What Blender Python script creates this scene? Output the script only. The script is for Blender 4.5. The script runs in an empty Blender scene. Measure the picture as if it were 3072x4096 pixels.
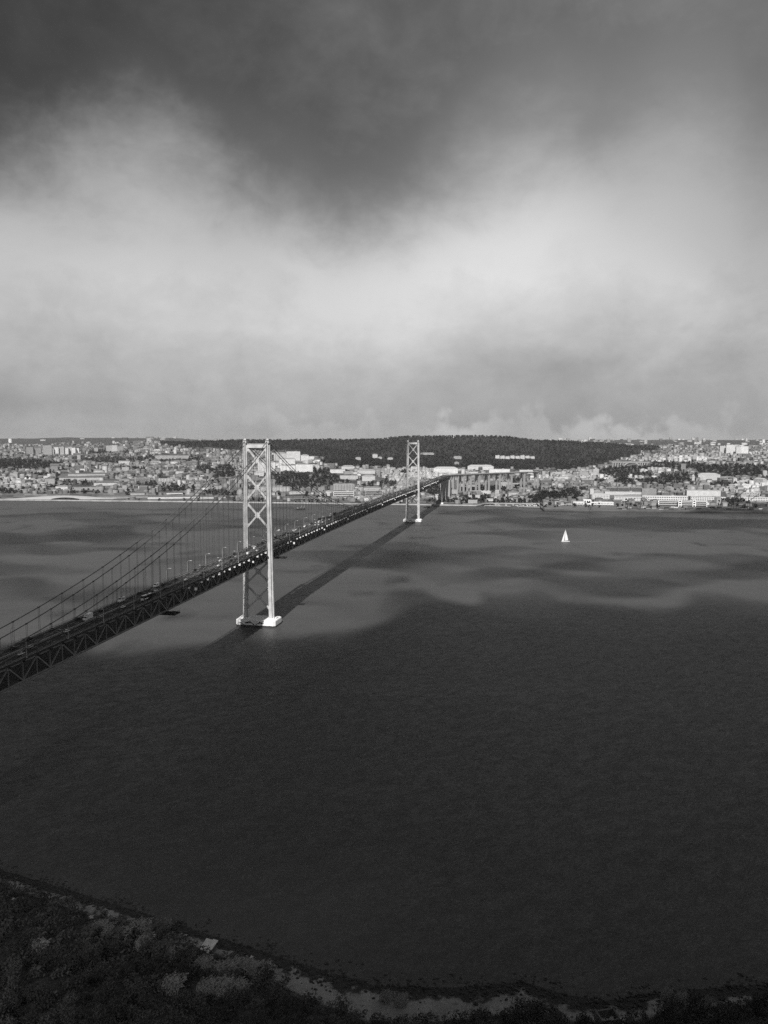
import bpy, math, random
import numpy as np
from mathutils import Matrix, Vector

random.seed(7)
rng = np.random.default_rng(7)
scene = bpy.context.scene
COL = scene.collection
R = math.radians

# ------------------------------------------------------------------ camera
FPX, PITCH, CAMZ, ROLL = 3013.0, 0.09396, 189.75, 0.0020      # focal length in pixels of the 3072 wide photograph
cam_data = bpy.data.cameras.new("camera")
cam_data.sensor_fit = 'HORIZONTAL'
cam_data.sensor_width = 36.0
cam_data.lens = FPX / 3072.0 * 36.0
cam_data.clip_start = 1.0
cam_data.clip_end = 60000.0
cam = bpy.data.objects.new("camera", cam_data)
COL.objects.link(cam)
cam.location = (0, 0, CAMZ)
cam.rotation_mode = 'QUATERNION'
cam.rotation_quaternion = (Matrix.Rotation(math.pi / 2 - PITCH, 4, 'X') @ Matrix.Rotation(ROLL, 4, 'Z')).to_quaternion()
scene.camera = cam

# ------------------------------------------------------------------ bridge axis (needed for the sun, which stands almost over it)
HEAD = 0.19588                      # heading of the bridge, radians right of the view
AX = np.array([-129.49, 767.77])    # foot of the near tower
DV = np.array([math.sin(HEAD), math.cos(HEAD)])
NV = np.array([math.cos(HEAD), -math.sin(HEAD)])

# ------------------------------------------------------------------ sun and sky
SUN_EL = R(41.0)
SUN_OFF = R(2.6)
sxy = -DV * math.cos(SUN_OFF) + NV * math.sin(SUN_OFF)
SUNV = Vector((sxy[0] * math.cos(SUN_EL), sxy[1] * math.cos(SUN_EL), math.sin(SUN_EL)))
sun_data = bpy.data.lights.new("sun", 'SUN')
sun_data.energy = 5.0
sun_data.angle = R(0.55)
sun_data.color = (1.0, 0.985, 0.965)
sun = bpy.data.objects.new("sun", sun_data)
COL.objects.link(sun)
sun.rotation_mode = 'QUATERNION'
sun.rotation_quaternion = SUNV.to_track_quat('Z', 'Y')
sun.location = (0, 0, 2000)

class NT:
    """short hand for building node trees"""
    def __init__(s, tree):
        s.t = tree
    def n(s, typ, **kw):
        nd = s.t.nodes.new(typ)
        for k, v in kw.items():
            setattr(nd, k, v)
        return nd
    def put(s, sock, v):
        if hasattr(v, 'links'):
            s.t.links.new(v, sock)
        elif v is not None:
            if hasattr(sock.default_value, '__len__') and not hasattr(v, '__len__'):
                v = (v, v, v, 1.0)[:len(sock.default_value)]
            sock.default_value = v
    def m(s, op, a, b=None, c=None, clamp=False):
        nd = s.n('ShaderNodeMath', operation=op, use_clamp=clamp)
        for i, v in enumerate((a, b, c)):
            if v is not None:
                s.put(nd.inputs[i], v)
        return nd.outputs[0]
    def smooth(s, x, a, b, lo=0.0, hi=1.0):
        nd = s.n('ShaderNodeMapRange', interpolation_type='SMOOTHSTEP')
        s.put(nd.inputs[0], x)
        for i, v in enumerate((a, b, lo, hi)):
            s.put(nd.inputs[i + 1], v)
        return nd.outputs[0]
    def lin(s, x, a, b, lo=0.0, hi=1.0):
        nd = s.n('ShaderNodeMapRange')
        s.put(nd.inputs[0], x)
        for i, v in enumerate((a, b, lo, hi)):
            s.put(nd.inputs[i + 1], v)
        return nd.outputs[0]
    def mixf(s, f, a, b):
        nd = s.n('ShaderNodeMix', data_type='FLOAT')
        s.put(nd.inputs[0], f); s.put(nd.inputs[2], a); s.put(nd.inputs[3], b)
        return nd.outputs[0]
    def noise(s, vec, scale, detail=3.0, rough=0.5, dist=0.0):
        nd = s.n('ShaderNodeTexNoise')
        s.put(nd.inputs['Vector'], vec)
        nd.inputs['Scale'].default_value = scale
        nd.inputs['Detail'].default_value = detail
        nd.inputs['Roughness'].default_value = rough
        nd.inputs['Distortion'].default_value = dist
        return nd.outputs[0]
    def scale(s, vec, v):
        nd = s.n('ShaderNodeMapping')
        s.put(nd.inputs['Vector'], vec)
        nd.inputs['Scale'].default_value = v
        return nd.outputs[0]
    def grey(s, v):
        nd = s.n('ShaderNodeCombineColor')
        for i in range(3):
            s.put(nd.inputs[i], v)
        return nd.outputs[0]

world = bpy.data.worlds.new("World")
scene.world = world
world.use_nodes = True
wt = world.node_tree
wt.nodes.clear()
W = NT(wt)
wout = W.n('ShaderNodeOutputWorld')
wbg = W.n('ShaderNodeBackground')
wbg.inputs['Strength'].default_value = 0.1
world.cycles.sampling_method = 'MANUAL'
world.cycles.sample_map_resolution = 256
wt.links.new(wbg.outputs[0], wout.inputs[0])
tc = W.n('ShaderNodeTexCoord').outputs['Generated']
sep = W.n('ShaderNodeSeparateXYZ')
wt.links.new(tc, sep.inputs[0])
dx, dy, dz = sep.outputs
az = W.m('MULTIPLY', W.m('ARCTAN2', dx, dy), 57.2958)
el = W.m('MULTIPLY', W.m('ARCSINE', dz), 57.2958)
dflat = W.scale(tc, (1, 1, 1.25))
n_big = W.noise(dflat, 2.6, 3, .5, .15)
n_mid = W.noise(dflat, 6.5, 5, .6, .25)
n_fine = W.noise(W.scale(tc, (1, 1, 1.5)), 19, 6, .62, .3)
bumps = W.m('ADD', W.m('ADD', W.m('MULTIPLY', W.m('SUBTRACT', n_big, .5), 5.0), W.m('MULTIPLY', W.m('SUBTRACT', n_mid, .5), 11.0)),
            W.m('MULTIPLY', W.m('SUBTRACT', n_fine, .5), 4.2))
# height (degrees) at which the bright cloud bank gives way to the dark sheet overhead
fc = W.n('ShaderNodeFloatCurve')
cv = fc.mapping.curves[0]
EDGE = [(-60, 17), (-40, 16.5), (-29, 16.8), (-25, 17.5), (-20.5, 19.3), (-17.5, 20.6), (-14, 19.6), (-10.5, 18.2), (-6, 16.6), (-3, 15.2),
        (0, 15.4), (4, 18.2), (8, 20.5), (12, 21.0), (16, 20.4), (20, 21.0), (23, 20), (26, 16.5), (32, 15.5), (45, 17), (60, 17)]
pts = [((a + 60) / 120.0, b / 40.0) for a, b in EDGE]
cv.points[0].location = pts[0]
cv.points[-1].location = pts[-1]
for q in pts[1:-1]:
    cv.points.new(*q)
fc.mapping.update()
wt.links.new(W.lin(az, -60, 60), fc.inputs['Value'])
edge = W.m('MULTIPLY', fc.outputs[0], 40.0)
s_up = W.smooth(W.m('SUBTRACT', W.m('ADD', el, bumps), edge), -7.5, 5.5)
up = W.mixf(W.smooth(W.m('ADD', az, W.m('MULTIPLY', bumps, 1.6)), -30, 26), .042, .19)
up = W.m('MULTIPLY', up, W.m('ADD', W.m('ADD', W.m('MULTIPLY', n_mid, .75), W.m('MULTIPLY', n_fine, .3)), .48))
ramp = W.n('ShaderNodeValToRGB')
els = ramp.color_ramp.elements
LOW = [(0.0, .33), (.06, .34), (.12, .36), (.2, .385), (.3, .44), (.45, .53), (.6, .58), (.8, .52), (1.0, .48)]
els[0].position, els[0].color = LOW[0][0], (LOW[0][1],) * 3 + (1,)
els[1].position, els[1].color = LOW[-1][0], (LOW[-1][1],) * 3 + (1,)
for q, v in LOW[1:-1]:
    e = els.new(q); e.color = (v, v, v, 1)
wt.links.new(W.lin(W.m('ADD', el, W.m('MULTIPLY', bumps, .5)), 0, 20), ramp.inputs[0])
low = W.m('MULTIPLY', ramp.outputs[0], W.m('ADD', W.m('ADD', W.m('MULTIPLY', n_mid, .50), W.m('MULTIPLY', n_fine, .18)), .71))
def blob(a0, e0, ra, re, amp):
    a = W.m('DIVIDE', W.m('SUBTRACT', az, a0), ra)
    b = W.m('DIVIDE', W.m('SUBTRACT', el, e0), re)
    q = W.m('ADD', W.m('MULTIPLY', a, a), W.m('MULTIPLY', b, b))
    return W.m('MULTIPLY', W.m('POWER', 2.718, W.m('MULTIPLY', q, -1.0)), amp)
for spec in ((-1, 10.5, 7, 4.5, .17), (10, 14.5, 7.5, 5, .15), (-22, 11, 6, 4, .0), (13, 5.6, 9, 1.3, -.06), (26, 12, 6, 6, -.10), (-25, 2.5, 8, .9, -.06)):
    if spec[4]:
        low = W.m('ADD', low, blob(*spec))
# small heaped clouds standing on the horizon
hv = W.noise(W.scale(tc, (1, 1, .9)), 30, 3, .5)
env = W.m('ADD', W.m('ADD', blob(5.6, 1.0, 2.2, 6, 1.0), blob(16.5, 1.0, 6.5, 6, .85)), W.m('ADD', blob(-5, 1, 5, 6, .3), .10))
heap = W.m('MULTIPLY', W.smooth(W.m('SUBTRACT', W.m('SUBTRACT', W.m('MULTIPLY', hv, 8.0), 2.2), el), -.2, 1.3), env)
low = W.m('ADD', low, W.m('MULTIPLY', heap, .17))
cloud = W.mixf(s_up, low, up)
skyn = W.n('ShaderNodeTexSky', sky_type='NISHITA')
skyn.sun_disc = False
skyn.sun_elevation = SUN_EL
skyn.sun_rotation = math.atan2(sxy[0], sxy[1])
skyn.altitude = 190
bw = W.n('ShaderNodeRGBToBW')
wt.links.new(skyn.outputs[0], bw.inputs[0])
sky_v = W.m('ADD', W.m('MULTIPLY', cloud, 9.3), W.m('MULTIPLY', bw.outputs[0], .07))
wt.links.new(W.grey(sky_v), wbg.inputs['Color'])

scene.view_settings.view_transform = 'Standard'
scene.view_settings.look = 'None'
scene.view_settings.exposure = 0.0
scene.view_settings.gamma = 1.0
scene.view_settings.use_curve_mapping = False
scene.render.engine = 'CYCLES'
cy = scene.cycles
cy.use_denoising = False
cy.max_bounces = 5
cy.diffuse_bounces = 2
cy.glossy_bounces = 2
cy.transmission_bounces = 2
cy.volume_bounces = 0
cy.transparent_max_bounces = 8
cy.sample_clamp_indirect = 4.0

# ------------------------------------------------------------------ helpers
def proj(x, y, z):
    """world -> pixel of the 3072x4096 frame; used to lay the town out like the one in the photograph"""
    c, s = math.cos(PITCH), math.sin(PITCH)
    z = z - CAMZ
    d = y * c - z * s
    u = y * s + z * c
    return 1536 + FPX * x / d, 2048 - FPX * u / d

def ray(px, py):
    x0, y0 = px - 1536, py - 2048
    cr, sr = math.cos(ROLL), math.sin(ROLL)
    x = x0 * cr + y0 * sr
    y = -x0 * sr + y0 * cr
    c, s = math.cos(PITCH), math.sin(PITCH)
    u = -y / FPX
    return np.array([x / FPX, c + u * s, -s + u * c])

def on_level(px, py, z=0.0):
    r = ray(px, py)
    k = (z - CAMZ) / r[2]
    return r[0] * k, r[1] * k

def bw3(t, off, z):
    """bridge frame -> world"""
    p = AX + DV * t + NV * off
    return (p[0], p[1], z)

MATS = {}
def material(name, v, rough=.8, var=.12, scale=.25, bump=0.0, spec=.3, metal=0.0, bscale=None):
    """plain grey surface with uneven tone"""
    if name in MATS:
        return MATS[name]
    m = bpy.data.materials.new(name)
    m.use_nodes = True
    T = NT(m.node_tree)
    b = m.node_tree.nodes['Principled BSDF']
    b.inputs['Roughness'].default_value = rough
    b.inputs['Metallic'].default_value = metal
    b.inputs['Specular IOR Level'].default_value = spec
    if var > 0:
        pos = T.n('ShaderNodeNewGeometry').outputs['Position']
        a = T.noise(pos, scale, 5, .6)
        g = T.m('MULTIPLY', T.lin(a, .25, .75, 1 - var, 1 + var), v)
        T.put(b.inputs['Base Color'], T.grey(g))
        if bump:
            bn = T.n('ShaderNodeBump')
            bn.inputs['Strength'].default_value = bump
            bn.inputs['Distance'].default_value = .3
            T.put(bn.inputs['Height'], T.noise(pos, bscale or scale * 6, 4, .6))
            m.node_tree.links.new(bn.outputs[0], b.inputs['Normal'])
    else:
        b.inputs['Base Color'].default_value = (v, v, v, 1)
    MATS[name] = m
    return m

class MB:
    """collects faces and links them as one mesh object"""
    def __init__(s):
        s.v, s.f, s.mi = [], [], []
    def add(s, vs, fs, mi=0):
        o = len(s.v)
        s.v.extend([tuple(map(float, p)) for p in vs])
        s.f.extend([tuple(i + o for i in f) for f in fs])
        s.mi.extend([mi] * len(fs))
        return s
    BF = ((0, 3, 2, 1), (4, 5, 6, 7), (0, 1, 5, 4), (1, 2, 6, 5), (2, 3, 7, 6), (3, 0, 4, 7))
    def box(s, c, d, mi=0, rz=0.0):
        x, y, z = c
        a, b, h = d[0] / 2, d[1] / 2, d[2] / 2
        cs, sn = math.cos(rz), math.sin(rz)
        vs = []
        for dz in (-h, h):
            for px, py in ((-a, -b), (a, -b), (a, b), (-a, b)):
                vs.append((x + px * cs - py * sn, y + px * sn + py * cs, z + dz))
        return s.add(vs, s.BF, mi)
    def beam(s, p0, p1, w, h, mi=0, up=(0, 0, 1)):
        p0, p1 = Vector(p0), Vector(p1)
        d = (p1 - p0).normalized()
        u = Vector(up)
        if abs(d.dot(u)) > .98:
            u = Vector((0, 1, 0))
        a = d.cross(u).normalized() * (w / 2)
        b = a.cross(d).normalized() * (h / 2)
        vs = []
        for p in (p0, p1):
            vs += [p - a - b, p + a - b, p + a + b, p - a + b]
        return s.add(vs, s.BF, mi)
    def tube(s, pts, r, n=6, mi=0, r1=None, cap=True):
        pts = [Vector(p) for p in pts]
        o = len(s.v)
        m = len(pts)
        for i, p in enumerate(pts):
            d = (pts[min(i + 1, m - 1)] - pts[max(i - 1, 0)]).normalized()
            u = Vector((0, 0, 1)) if abs(d.z) < .95 else Vector((1, 0, 0))
            a = d.cross(u).normalized()
            b = a.cross(d).normalized()
            rr = r if r1 is None else r + (r1 - r) * i / (m - 1)
            for k in range(n):
                t = 2 * math.pi * k / n
                q = p + (a * math.cos(t) + b * math.sin(t)) * rr
                s.v.append((q.x, q.y, q.z))
        for i in range(m - 1):
            for k in range(n):
                s.f.append((o + i * n + k, o + i * n + (k + 1) % n, o + (i + 1) * n + (k + 1) % n, o + (i + 1) * n + k))
                s.mi.append(mi)
        if cap:
            s.f.append(tuple(o + k for k in range(n))[::-1]); s.mi.append(mi)
            s.f.append(tuple(o + (m - 1) * n + k for k in range(n))); s.mi.append(mi)
        return s
    def prism(s, prof, y0, y1, mi=0):
        """profile of (x, z) pairs pushed from y0 to y1"""
        n = len(prof)
        vs = [(x, y0, z) for x, z in prof] + [(x, y1, z) for x, z in prof]
        fs = [tuple(range(n)), tuple(range(2 * n - 1, n - 1, -1))]
        fs += [(i, i + n, (i + 1) % n + n, (i + 1) % n) for i in range(n)]
        return s.add(vs, fs, mi)
    def mesh(s, name, mats):
        me = bpy.data.meshes.new(name)
        me.from_pydata(s.v, [], s.f)
        for m in (mats if isinstance(mats, (list, tuple)) else [mats]):
            me.materials.append(m)
        if any(s.mi):
            me.polygons.foreach_set('material_index', s.mi)
        me.update()
        return me
    def build(s, name, mats, parent=None, smooth=False):
        me = s.mesh(name, mats)
        if smooth:
            me.polygons.foreach_set('use_smooth', [True] * len(me.polygons))
        return link(name, me, parent)

def link(name, me, parent=None, loc=None, rz=None):
    o = bpy.data.objects.new(name, me)
    COL.objects.link(o)
    if parent is not None:
        o.parent = parent
    if loc is not None:
        o.location = loc
    if rz is not None:
        o.rotation_euler = (0, 0, rz)
    return o

def tag(o, label=None, category=None, group=None, kind=None):
    if label: o['label'] = label
    if category: o['category'] = category
    if group: o['group'] = group
    if kind: o['kind'] = kind
    return o

def thing(name, label, category, loc, rz=0.0, group=None):
    e = bpy.data.objects.new(name, None)
    e.empty_display_size = 1.0
    COL.objects.link(e)
    e.location = loc
    e.rotation_euler = (0, 0, rz)
    return tag(e, label, category, group)

def copy_tree(o, parent=None):
    c = o.copy()
    COL.objects.link(c)
    c.parent = parent
    for ch in list(o.children):
        copy_tree(ch, c)
    return c

def big_mesh(name, verts, faces, mats, mi=None, col=None, smooth=False):
    """numpy arrays: verts (n,3), faces (m,k) all of one size"""
    me = bpy.data.meshes.new(name)
    verts = np.asarray(verts, np.float32)
    faces = np.asarray(faces, np.int32)
    m, k = faces.shape
    me.vertices.add(len(verts)); me.vertices.foreach_set('co', verts.ravel())
    me.loops.add(m * k); me.loops.foreach_set('vertex_index', faces.ravel())
    me.polygons.add(m)
    me.polygons.foreach_set('loop_start', np.arange(0, m * k, k, dtype=np.int32))
    for mt in (mats if isinstance(mats, (list, tuple)) else [mats]):
        me.materials.append(mt)
    if mi is not None:
        me.polygons.foreach_set('material_index', np.asarray(mi, np.int32))
    if col is not None:
        at = me.attributes.new('tone', 'FLOAT', 'FACE')
        at.data.foreach_set('value', np.asarray(col, np.float32))
    if smooth:
        me.polygons.foreach_set('use_smooth', np.ones(m, bool))
    me.update(calc_edges=True)
    me.validate()
    return me

# ------------------------------------------------------------------ water
WX, WY0, WY1 = 27000.0, -2600.0, 16500.0
def water_material():
    m = bpy.data.materials.new("river_water")
    m.use_nodes = True
    T = NT(m.node_tree)
    b = m.node_tree.nodes['Principled BSDF']
    pos = T.n('ShaderNodeNewGeometry').outputs['Position']
    # wind lanes: long patches of rougher and smoother water
    lanes = T.noise(T.scale(pos, (.0016, .0042, 1)), 1.0, 5, .6, .6)
    lanes2 = T.noise(T.scale(pos, (.006, .016, 1)), 1.0, 4, .6, .4)
    mixl = T.m('ADD', T.m('MULTIPLY', lanes, .65), T.m('MULTIPLY', lanes2, .35))
    T.put(b.inputs['Roughness'], T.lin(mixl, .35, .65, .40, .52))
    T.put(b.inputs['Base Color'], T.grey(T.lin(mixl, .35, .65, .058, .096)))
    b.inputs['IOR'].default_value = 1.33
    b.inputs['Specular IOR Level'].default_value = .20
    # wind waves: facet slopes taken straight from noise so that they hold at every distance
    def slopes(scale, amp):
        nd = T.n('ShaderNodeTexNoise')
        T.put(nd.inputs['Vector'], T.scale(rotv, (.55, 1.0, 1)))
        nd.inputs['Scale'].default_value = scale
        nd.inputs['Detail'].default_value = 3.0
        nd.inputs['Roughness'].default_value = .6
        v1 = T.n('ShaderNodeVectorMath', operation='SUBTRACT')
        T.put(v1.inputs[0], nd.outputs['Color']); v1.inputs[1].default_value = (.5, .5, .5)
        v2 = T.n('ShaderNodeVectorMath', operation='MULTIPLY')
        T.put(v2.inputs[0], v1.outputs[0]); v2.inputs[1].default_value = (amp, amp, 0)
        return v2.outputs[0]
    rot = T.n('ShaderNodeMapping')
    T.put(rot.inputs['Vector'], pos)
    rot.inputs['Rotation'].default_value = (0, 0, R(-32))
    rotv = rot.outputs[0]
    add = T.n('ShaderNodeVectorMath', operation='ADD')
    T.put(add.inputs[0], slopes(.20, .32)); T.put(add.inputs[1], slopes(1.1, .55))
    sc = T.n('ShaderNodeVectorMath', operation='SCALE')
    T.put(sc.inputs[0], add.outputs[0]); T.put(sc.inputs['Scale'], T.lin(mixl, .35, .65, .75, 1.2))
    up = T.n('ShaderNodeVectorMath', operation='ADD')
    T.put(up.inputs[0], sc.outputs[0]); up.inputs[1].default_value = (0, 0, 1)
    nrm = T.n('ShaderNodeVectorMath', operation='NORMALIZE')
    T.put(nrm.inputs[0], up.outputs[0])
    m.node_tree.links.new(nrm.outputs[0], b.inputs['Normal'])
    return m
water = link("water", MB().add([(-WX, WY0, 0), (WX, WY0, 0), (WX, WY1, 0), (-WX, WY1, 0)], [(0, 1, 2, 3)]).mesh("water", water_material()))
tag(water, kind='structure')

# ------------------------------------------------------------------ far shore terrain
SHX = [-6000, -1200, 0, 800, 1500, 1930, 1946, 2160, 2172, 2178, 3072, 4300, 7000]
SHD = [2300, 2420, 2365, 2304, 2235, 2190, 2262, 2258, 2256, 2050, 2004, 1960, 1900]
def shore_d(px):
    return np.interp(px, SHX, SHD)
TAB = {
    -2500: [(0, 3), (150, 5), (500, 40), (1100, 85), (2000, 120), (3000, 160), (4700, 205), (7000, 200), (11500, 150)],
    0:    [(0, 3), (110, 6), (335, 38), (735, 78), (1235, 93), (1935, 115), (2835, 150), (4635, 204), (6600, 198), (11500, 150)],
    400:  [(0, 3), (110, 6), (360, 35), (760, 75), (1260, 90), (1960, 120), (2860, 160), (4660, 216), (6600, 200), (11500, 150)],
    680:  [(0, 3), (100, 6), (300, 27), (700, 56), (1200, 90), (1700, 130), (2200, 168), (3200, 180), (4700, 210), (6600, 200), (11500, 150)],
    900:  [(0, 3), (90, 6), (300, 30), (700, 62), (1200, 97), (1700, 144), (2250, 188), (3000, 172), (4700, 190), (6600, 190), (11500, 150)],
    1200: [(0, 3), (90, 6), (320, 36), (720, 74), (1220, 107), (1720, 142), (2320, 190), (3000, 172), (4700, 180), (6600, 190), (11500, 150)],
    1500: [(0, 3), (100, 5), (280, 26), (670, 62), (1070, 80), (1470, 105), (1970, 152), (2470, 201), (3100, 180), (4700, 180), (11500, 150)],
    1650: [(0, 3), (110, 5), (280, 22), (680, 56), (1080, 72), (1480, 97), (1980, 158), (2480, 220), (3100, 190), (4700, 180), (11500, 150)],
    2000: [(0, 3), (130, 5), (270, 10), (520, 23), (920, 50), (1420, 75), (1820, 116), (2520, 218), (3200, 190), (4700, 180), (11500, 150)],
    2200: [(0, 3), (250, 5), (420, 9), (700, 22), (1100, 48), (1600, 70), (2000, 108), (2700, 194), (3400, 185), (5000, 195), (11500, 150)],
    2400: [(0, 3), (260, 5), (410, 8), (760, 20), (1160, 45), (1560, 63), (1960, 95), (2660, 166), (3500, 182), (6000, 207), (11500, 160)],
    2560: [(0, 3), (250, 5), (400, 9), (720, 30), (1100, 60), (1520, 80), (2100, 108), (2900, 150), (3700, 160), (6000, 207), (11500, 160)],
    2800: [(0, 3), (240, 5), (390, 10), (690, 42), (990, 72), (1490, 105), (2190, 124), (2990, 147), (4490, 175), (6000, 208), (11500, 160)],
    3072: [(0, 3), (240, 5), (490, 25), (790, 60), (1290, 95), (2190, 125), (2990, 150), (4490, 178), (6000, 208), (11500, 160)],
    6500: [(0, 3), (240, 5), (490, 30), (790, 60), (1290, 95), (2190, 125), (2990, 150), (4490, 178), (6000, 208), (11500, 160)],
}
TX = np.array(sorted(TAB))
_S = np.linspace(0, 11500, 1151)
TZ = np.array([np.interp(_S, [p[0] for p in TAB[k]], [p[1] for p in TAB[k]]) for k in TX])
ker = np.ones(25) / 25
TZ = np.array([np.concatenate([row[:14], np.convolve(row, ker, 'same')[14:-14], row[-14:]]) for row in TZ])
def wave_noise(x, y):
    return (np.sin(x * .0061 + 1.3) * np.sin(y * .0047 + .4) + .6 * np.sin(x * .013 + y * .009 + 2.0) + .4 * np.sin(x * .021 - y * .017))
def land_z(x, y):
    x = np.asarray(x, float); y = np.asarray(y, float)
    px = np.clip(1536 + FPX * x / np.maximum(y, 1), -2400, 6400)
    s = np.clip(y - shore_d(px), 0, 11400)
    k = np.clip(np.searchsorted(TX, px) - 1, 0, len(TX) - 2)
    w = (px - TX[k]) / (TX[k + 1] - TX[k])
    w = w * w * (3 - 2 * w)
    fi = s / 10.0
    i = np.clip(fi.astype(int), 0, 1149)
    fr = fi - i
    z0 = TZ[k, i] * (1 - fr) + TZ[k, i + 1] * fr
    z1 = TZ[k + 1, i] * (1 - fr) + TZ[k + 1, i + 1] * fr
    z = z0 * (1 - w) + z1 * w
    return z + wave_noise(x, y) * np.clip((s - 200) / 1500, 0, 1) * 4.0

def on_land(px, py):
    """first point where the line of sight through a pixel meets the far shore"""
    r = ray(px, py)
    d = np.arange(1950, 13000, 4.0)
    k = d / r[1]
    x = r[0] * k
    z = CAMZ + r[2] * k
    g = land_z(x, d)
    g = np.where(d < shore_d(px), 0, g)
    hit = np.nonzero(z <= g)[0]
    i = hit[0] if len(hit) else len(d) - 1
    return x[i], d[i], float(land_z(x[i], d[i]))

def ground_material(name, lo, hi, s1, s2, rough=.95, tone=False):
    m = bpy.data.materials.new(name)
    m.use_nodes = True
    T = NT(m.node_tree)
    b = m.node_tree.nodes['Principled BSDF']
    b.inputs['Roughness'].default_value = rough
    b.inputs['Specular IOR Level'].default_value = .1
    pos = T.n('ShaderNodeNewGeometry').outputs['Position']
    a = T.noise(pos, s1, 5, .6)
    c = T.noise(pos, s2, 5, .65)
    f = T.m('ADD', T.m('MULTIPLY', a, .55), T.m('MULTIPLY', c, .45))
    val = T.lin(f, .36, .64, lo, hi)
    if tone:
        val = T.m('MULTIPLY', val, T.n('ShaderNodeAttribute', attribute_name='tone', attribute_type='GEOMETRY').outputs['Fac'])
    T.put(b.inputs['Base Color'], T.grey(val))
    bn = T.n('ShaderNodeBump')
    bn.inputs['Strength'].default_value = .5
    bn.inputs['Distance'].default_value = .6
    T.put(bn.inputs['Height'], c)
    m.node_tree.links.new(bn.outputs[0], b.inputs['Normal'])
    return m

cols = np.concatenate([np.arange(-4000, -400, 240), np.arange(-400, 3500, 45), np.arange(3500, 5700, 240)]).astype(float)
rows = np.concatenate([np.arange(0, 300, 25), np.arange(300, 3200, 45), np.arange(3200, 6500, 150), np.arange(6500, 11501, 500)]).astype(float)
CC, RR = np.meshgrid(cols, rows)
YY = shore_d(CC) + RR
XX = (CC - 1536) / FPX * YY
ZZ = land_z(XX, YY)
gv = np.stack([XX, YY, ZZ], -1).reshape(-1, 3)
nc = len(cols)
ii = (np.arange(len(rows) - 1)[:, None] * nc + np.arange(nc - 1)[None, :]).ravel()
gf = np.stack([ii, ii + 1, ii + 1 + nc, ii + nc], 1)
WOOD_X = [640, 700, 900, 1080, 1120, 1290, 1350, 1520, 1680, 1900, 2100, 2300, 2420, 2520, 2640]
WOOD_Y = [1776, 1792, 1800, 1808, 1800, 1836, 1868, 1872, 1880, 1876, 1876, 1882, 1852, 1822, 1796]
fc_ = gv[gf].mean(1)
gpx, gpy = proj(fc_[:, 0], fc_[:, 1], fc_[:, 2])
in_wood = (gpx > 640) & (gpx < 2640) & (gpy < np.interp(gpx, WOOD_X, WOOD_Y))
town = np.where(in_wood, .035, .13 + .05 * rng.standard_normal(len(fc_)))
town = np.where(fc_[:, 1] > 5200, .07, town)
land_mat = ground_material("far_ground", .55, 1.5, .012, .06, tone=True)
land = link("terrain", big_mesh("terrain", gv, gf, land_mat, smooth=True, col=np.clip(town, .03, .4)))
tag(land, kind='structure')

# sloping stone river wall, pale above, wet and dark at the waterline
stone_pale = material("pale_quay_stone", .30, .9, .45, .05)
stone_wet = material("wet_quay_stone", .035, .6, .3, .1)
quay_flat = material("quay_paving", .15, .9, .25, .03)
def river_wall(xs, name, ztop, out, pale, lift=0.0):
    d = shore_d(np.array(xs, float)) + lift
    x = (np.array(xs, float) - 1536) / FPX * d
    lo, up = MB(), MB()
    n = len(xs)
    vs = []
    for i in range(n):
        vs += [(x[i], d[i] - out - 1.0, -1.5), (x[i], d[i] - out, 1.5)]
    lo.add(vs, [(2 * i, 2 * i + 2, 2 * i + 3, 2 * i + 1) for i in range(n - 1)])
    vs = []
    for i in range(n):
        vs += [(x[i], d[i] - out, 1.5), (x[i], d[i] - .5, ztop), (x[i], d[i] + 5, ztop), (x[i], d[i] + 5.2, 2.0)]
    up.add(vs, [(4 * i + k, 4 * i + 4 + k, 4 * i + 5 + k, 4 * i + 1 + k) for i in range(n - 1) for k in range(3)])
    o = up.build(name, pale)
    lo.build("wet_band", stone_wet, o)
    return tag(o, kind='structure')
river_wall(list(range(-1200, 1931, 45)) + [1946, 2000, 2060, 2120, 2160], "river_wall", 4.6, 4.5, stone_pale)
river_wall([2178, 2300, 2500, 2700, 2900, 3100, 3400, 4000, 4300], "container_quay_wall", 4.2, .6, material("grimy_quay_stone", .13, .9, .3, .05))
# the two moles that close the marina
for k, (a, c, dd) in enumerate((((1940, 2026), (2046, 2029), 12), ((2076, 2030), (2172, 2033), 12))):
    p0, p1 = on_level(*a), on_level(*c)
    m = MB()
    m.beam((p0[0], p0[1] + 6, 1.6), (p1[0], p1[1] + 6, 1.6), dd, 4.4)
    o = m.build("harbour_mole", stone_pale)
    w = MB()
    w.beam((p0[0], p0[1] - .4, .3), (p1[0], p1[1] - .4, .3), 1.2, 2.4)
    w.build("wet_band", stone_wet, o)
    tag(o, kind='structure')
# side of the container quay that faces the marina
pA, pB = on_level(2176, 2046), (on_level(2176, 2046)[0] + 24, 2258)
MB().beam((pA[0], pA[1], 1.4), (pB[0], pB[1], 1.4), 3, 5.6).build("quay_return_wall", stone_wet)
bpy.data.objects["quay_return_wall"]['kind'] = 'structure'
pav = MB()
xs = [2180, 2400, 2700, 3000, 3300, 4000]
vs = []
for q in xs:
    d0 = float(shore_d(q)) + 5.4
    vs += [((q - 1536) / FPX * d0, d0, 4.3), ((q - 1536) / FPX * (d0 + 130), d0 + 130, 5.4)]
pav.add(vs, [(2 * i, 2 * i + 2, 2 * i + 3, 2 * i + 1) for i in range(len(xs) - 1)])
tag(pav.build("quay_pavement", quay_flat), kind='structure')

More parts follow.
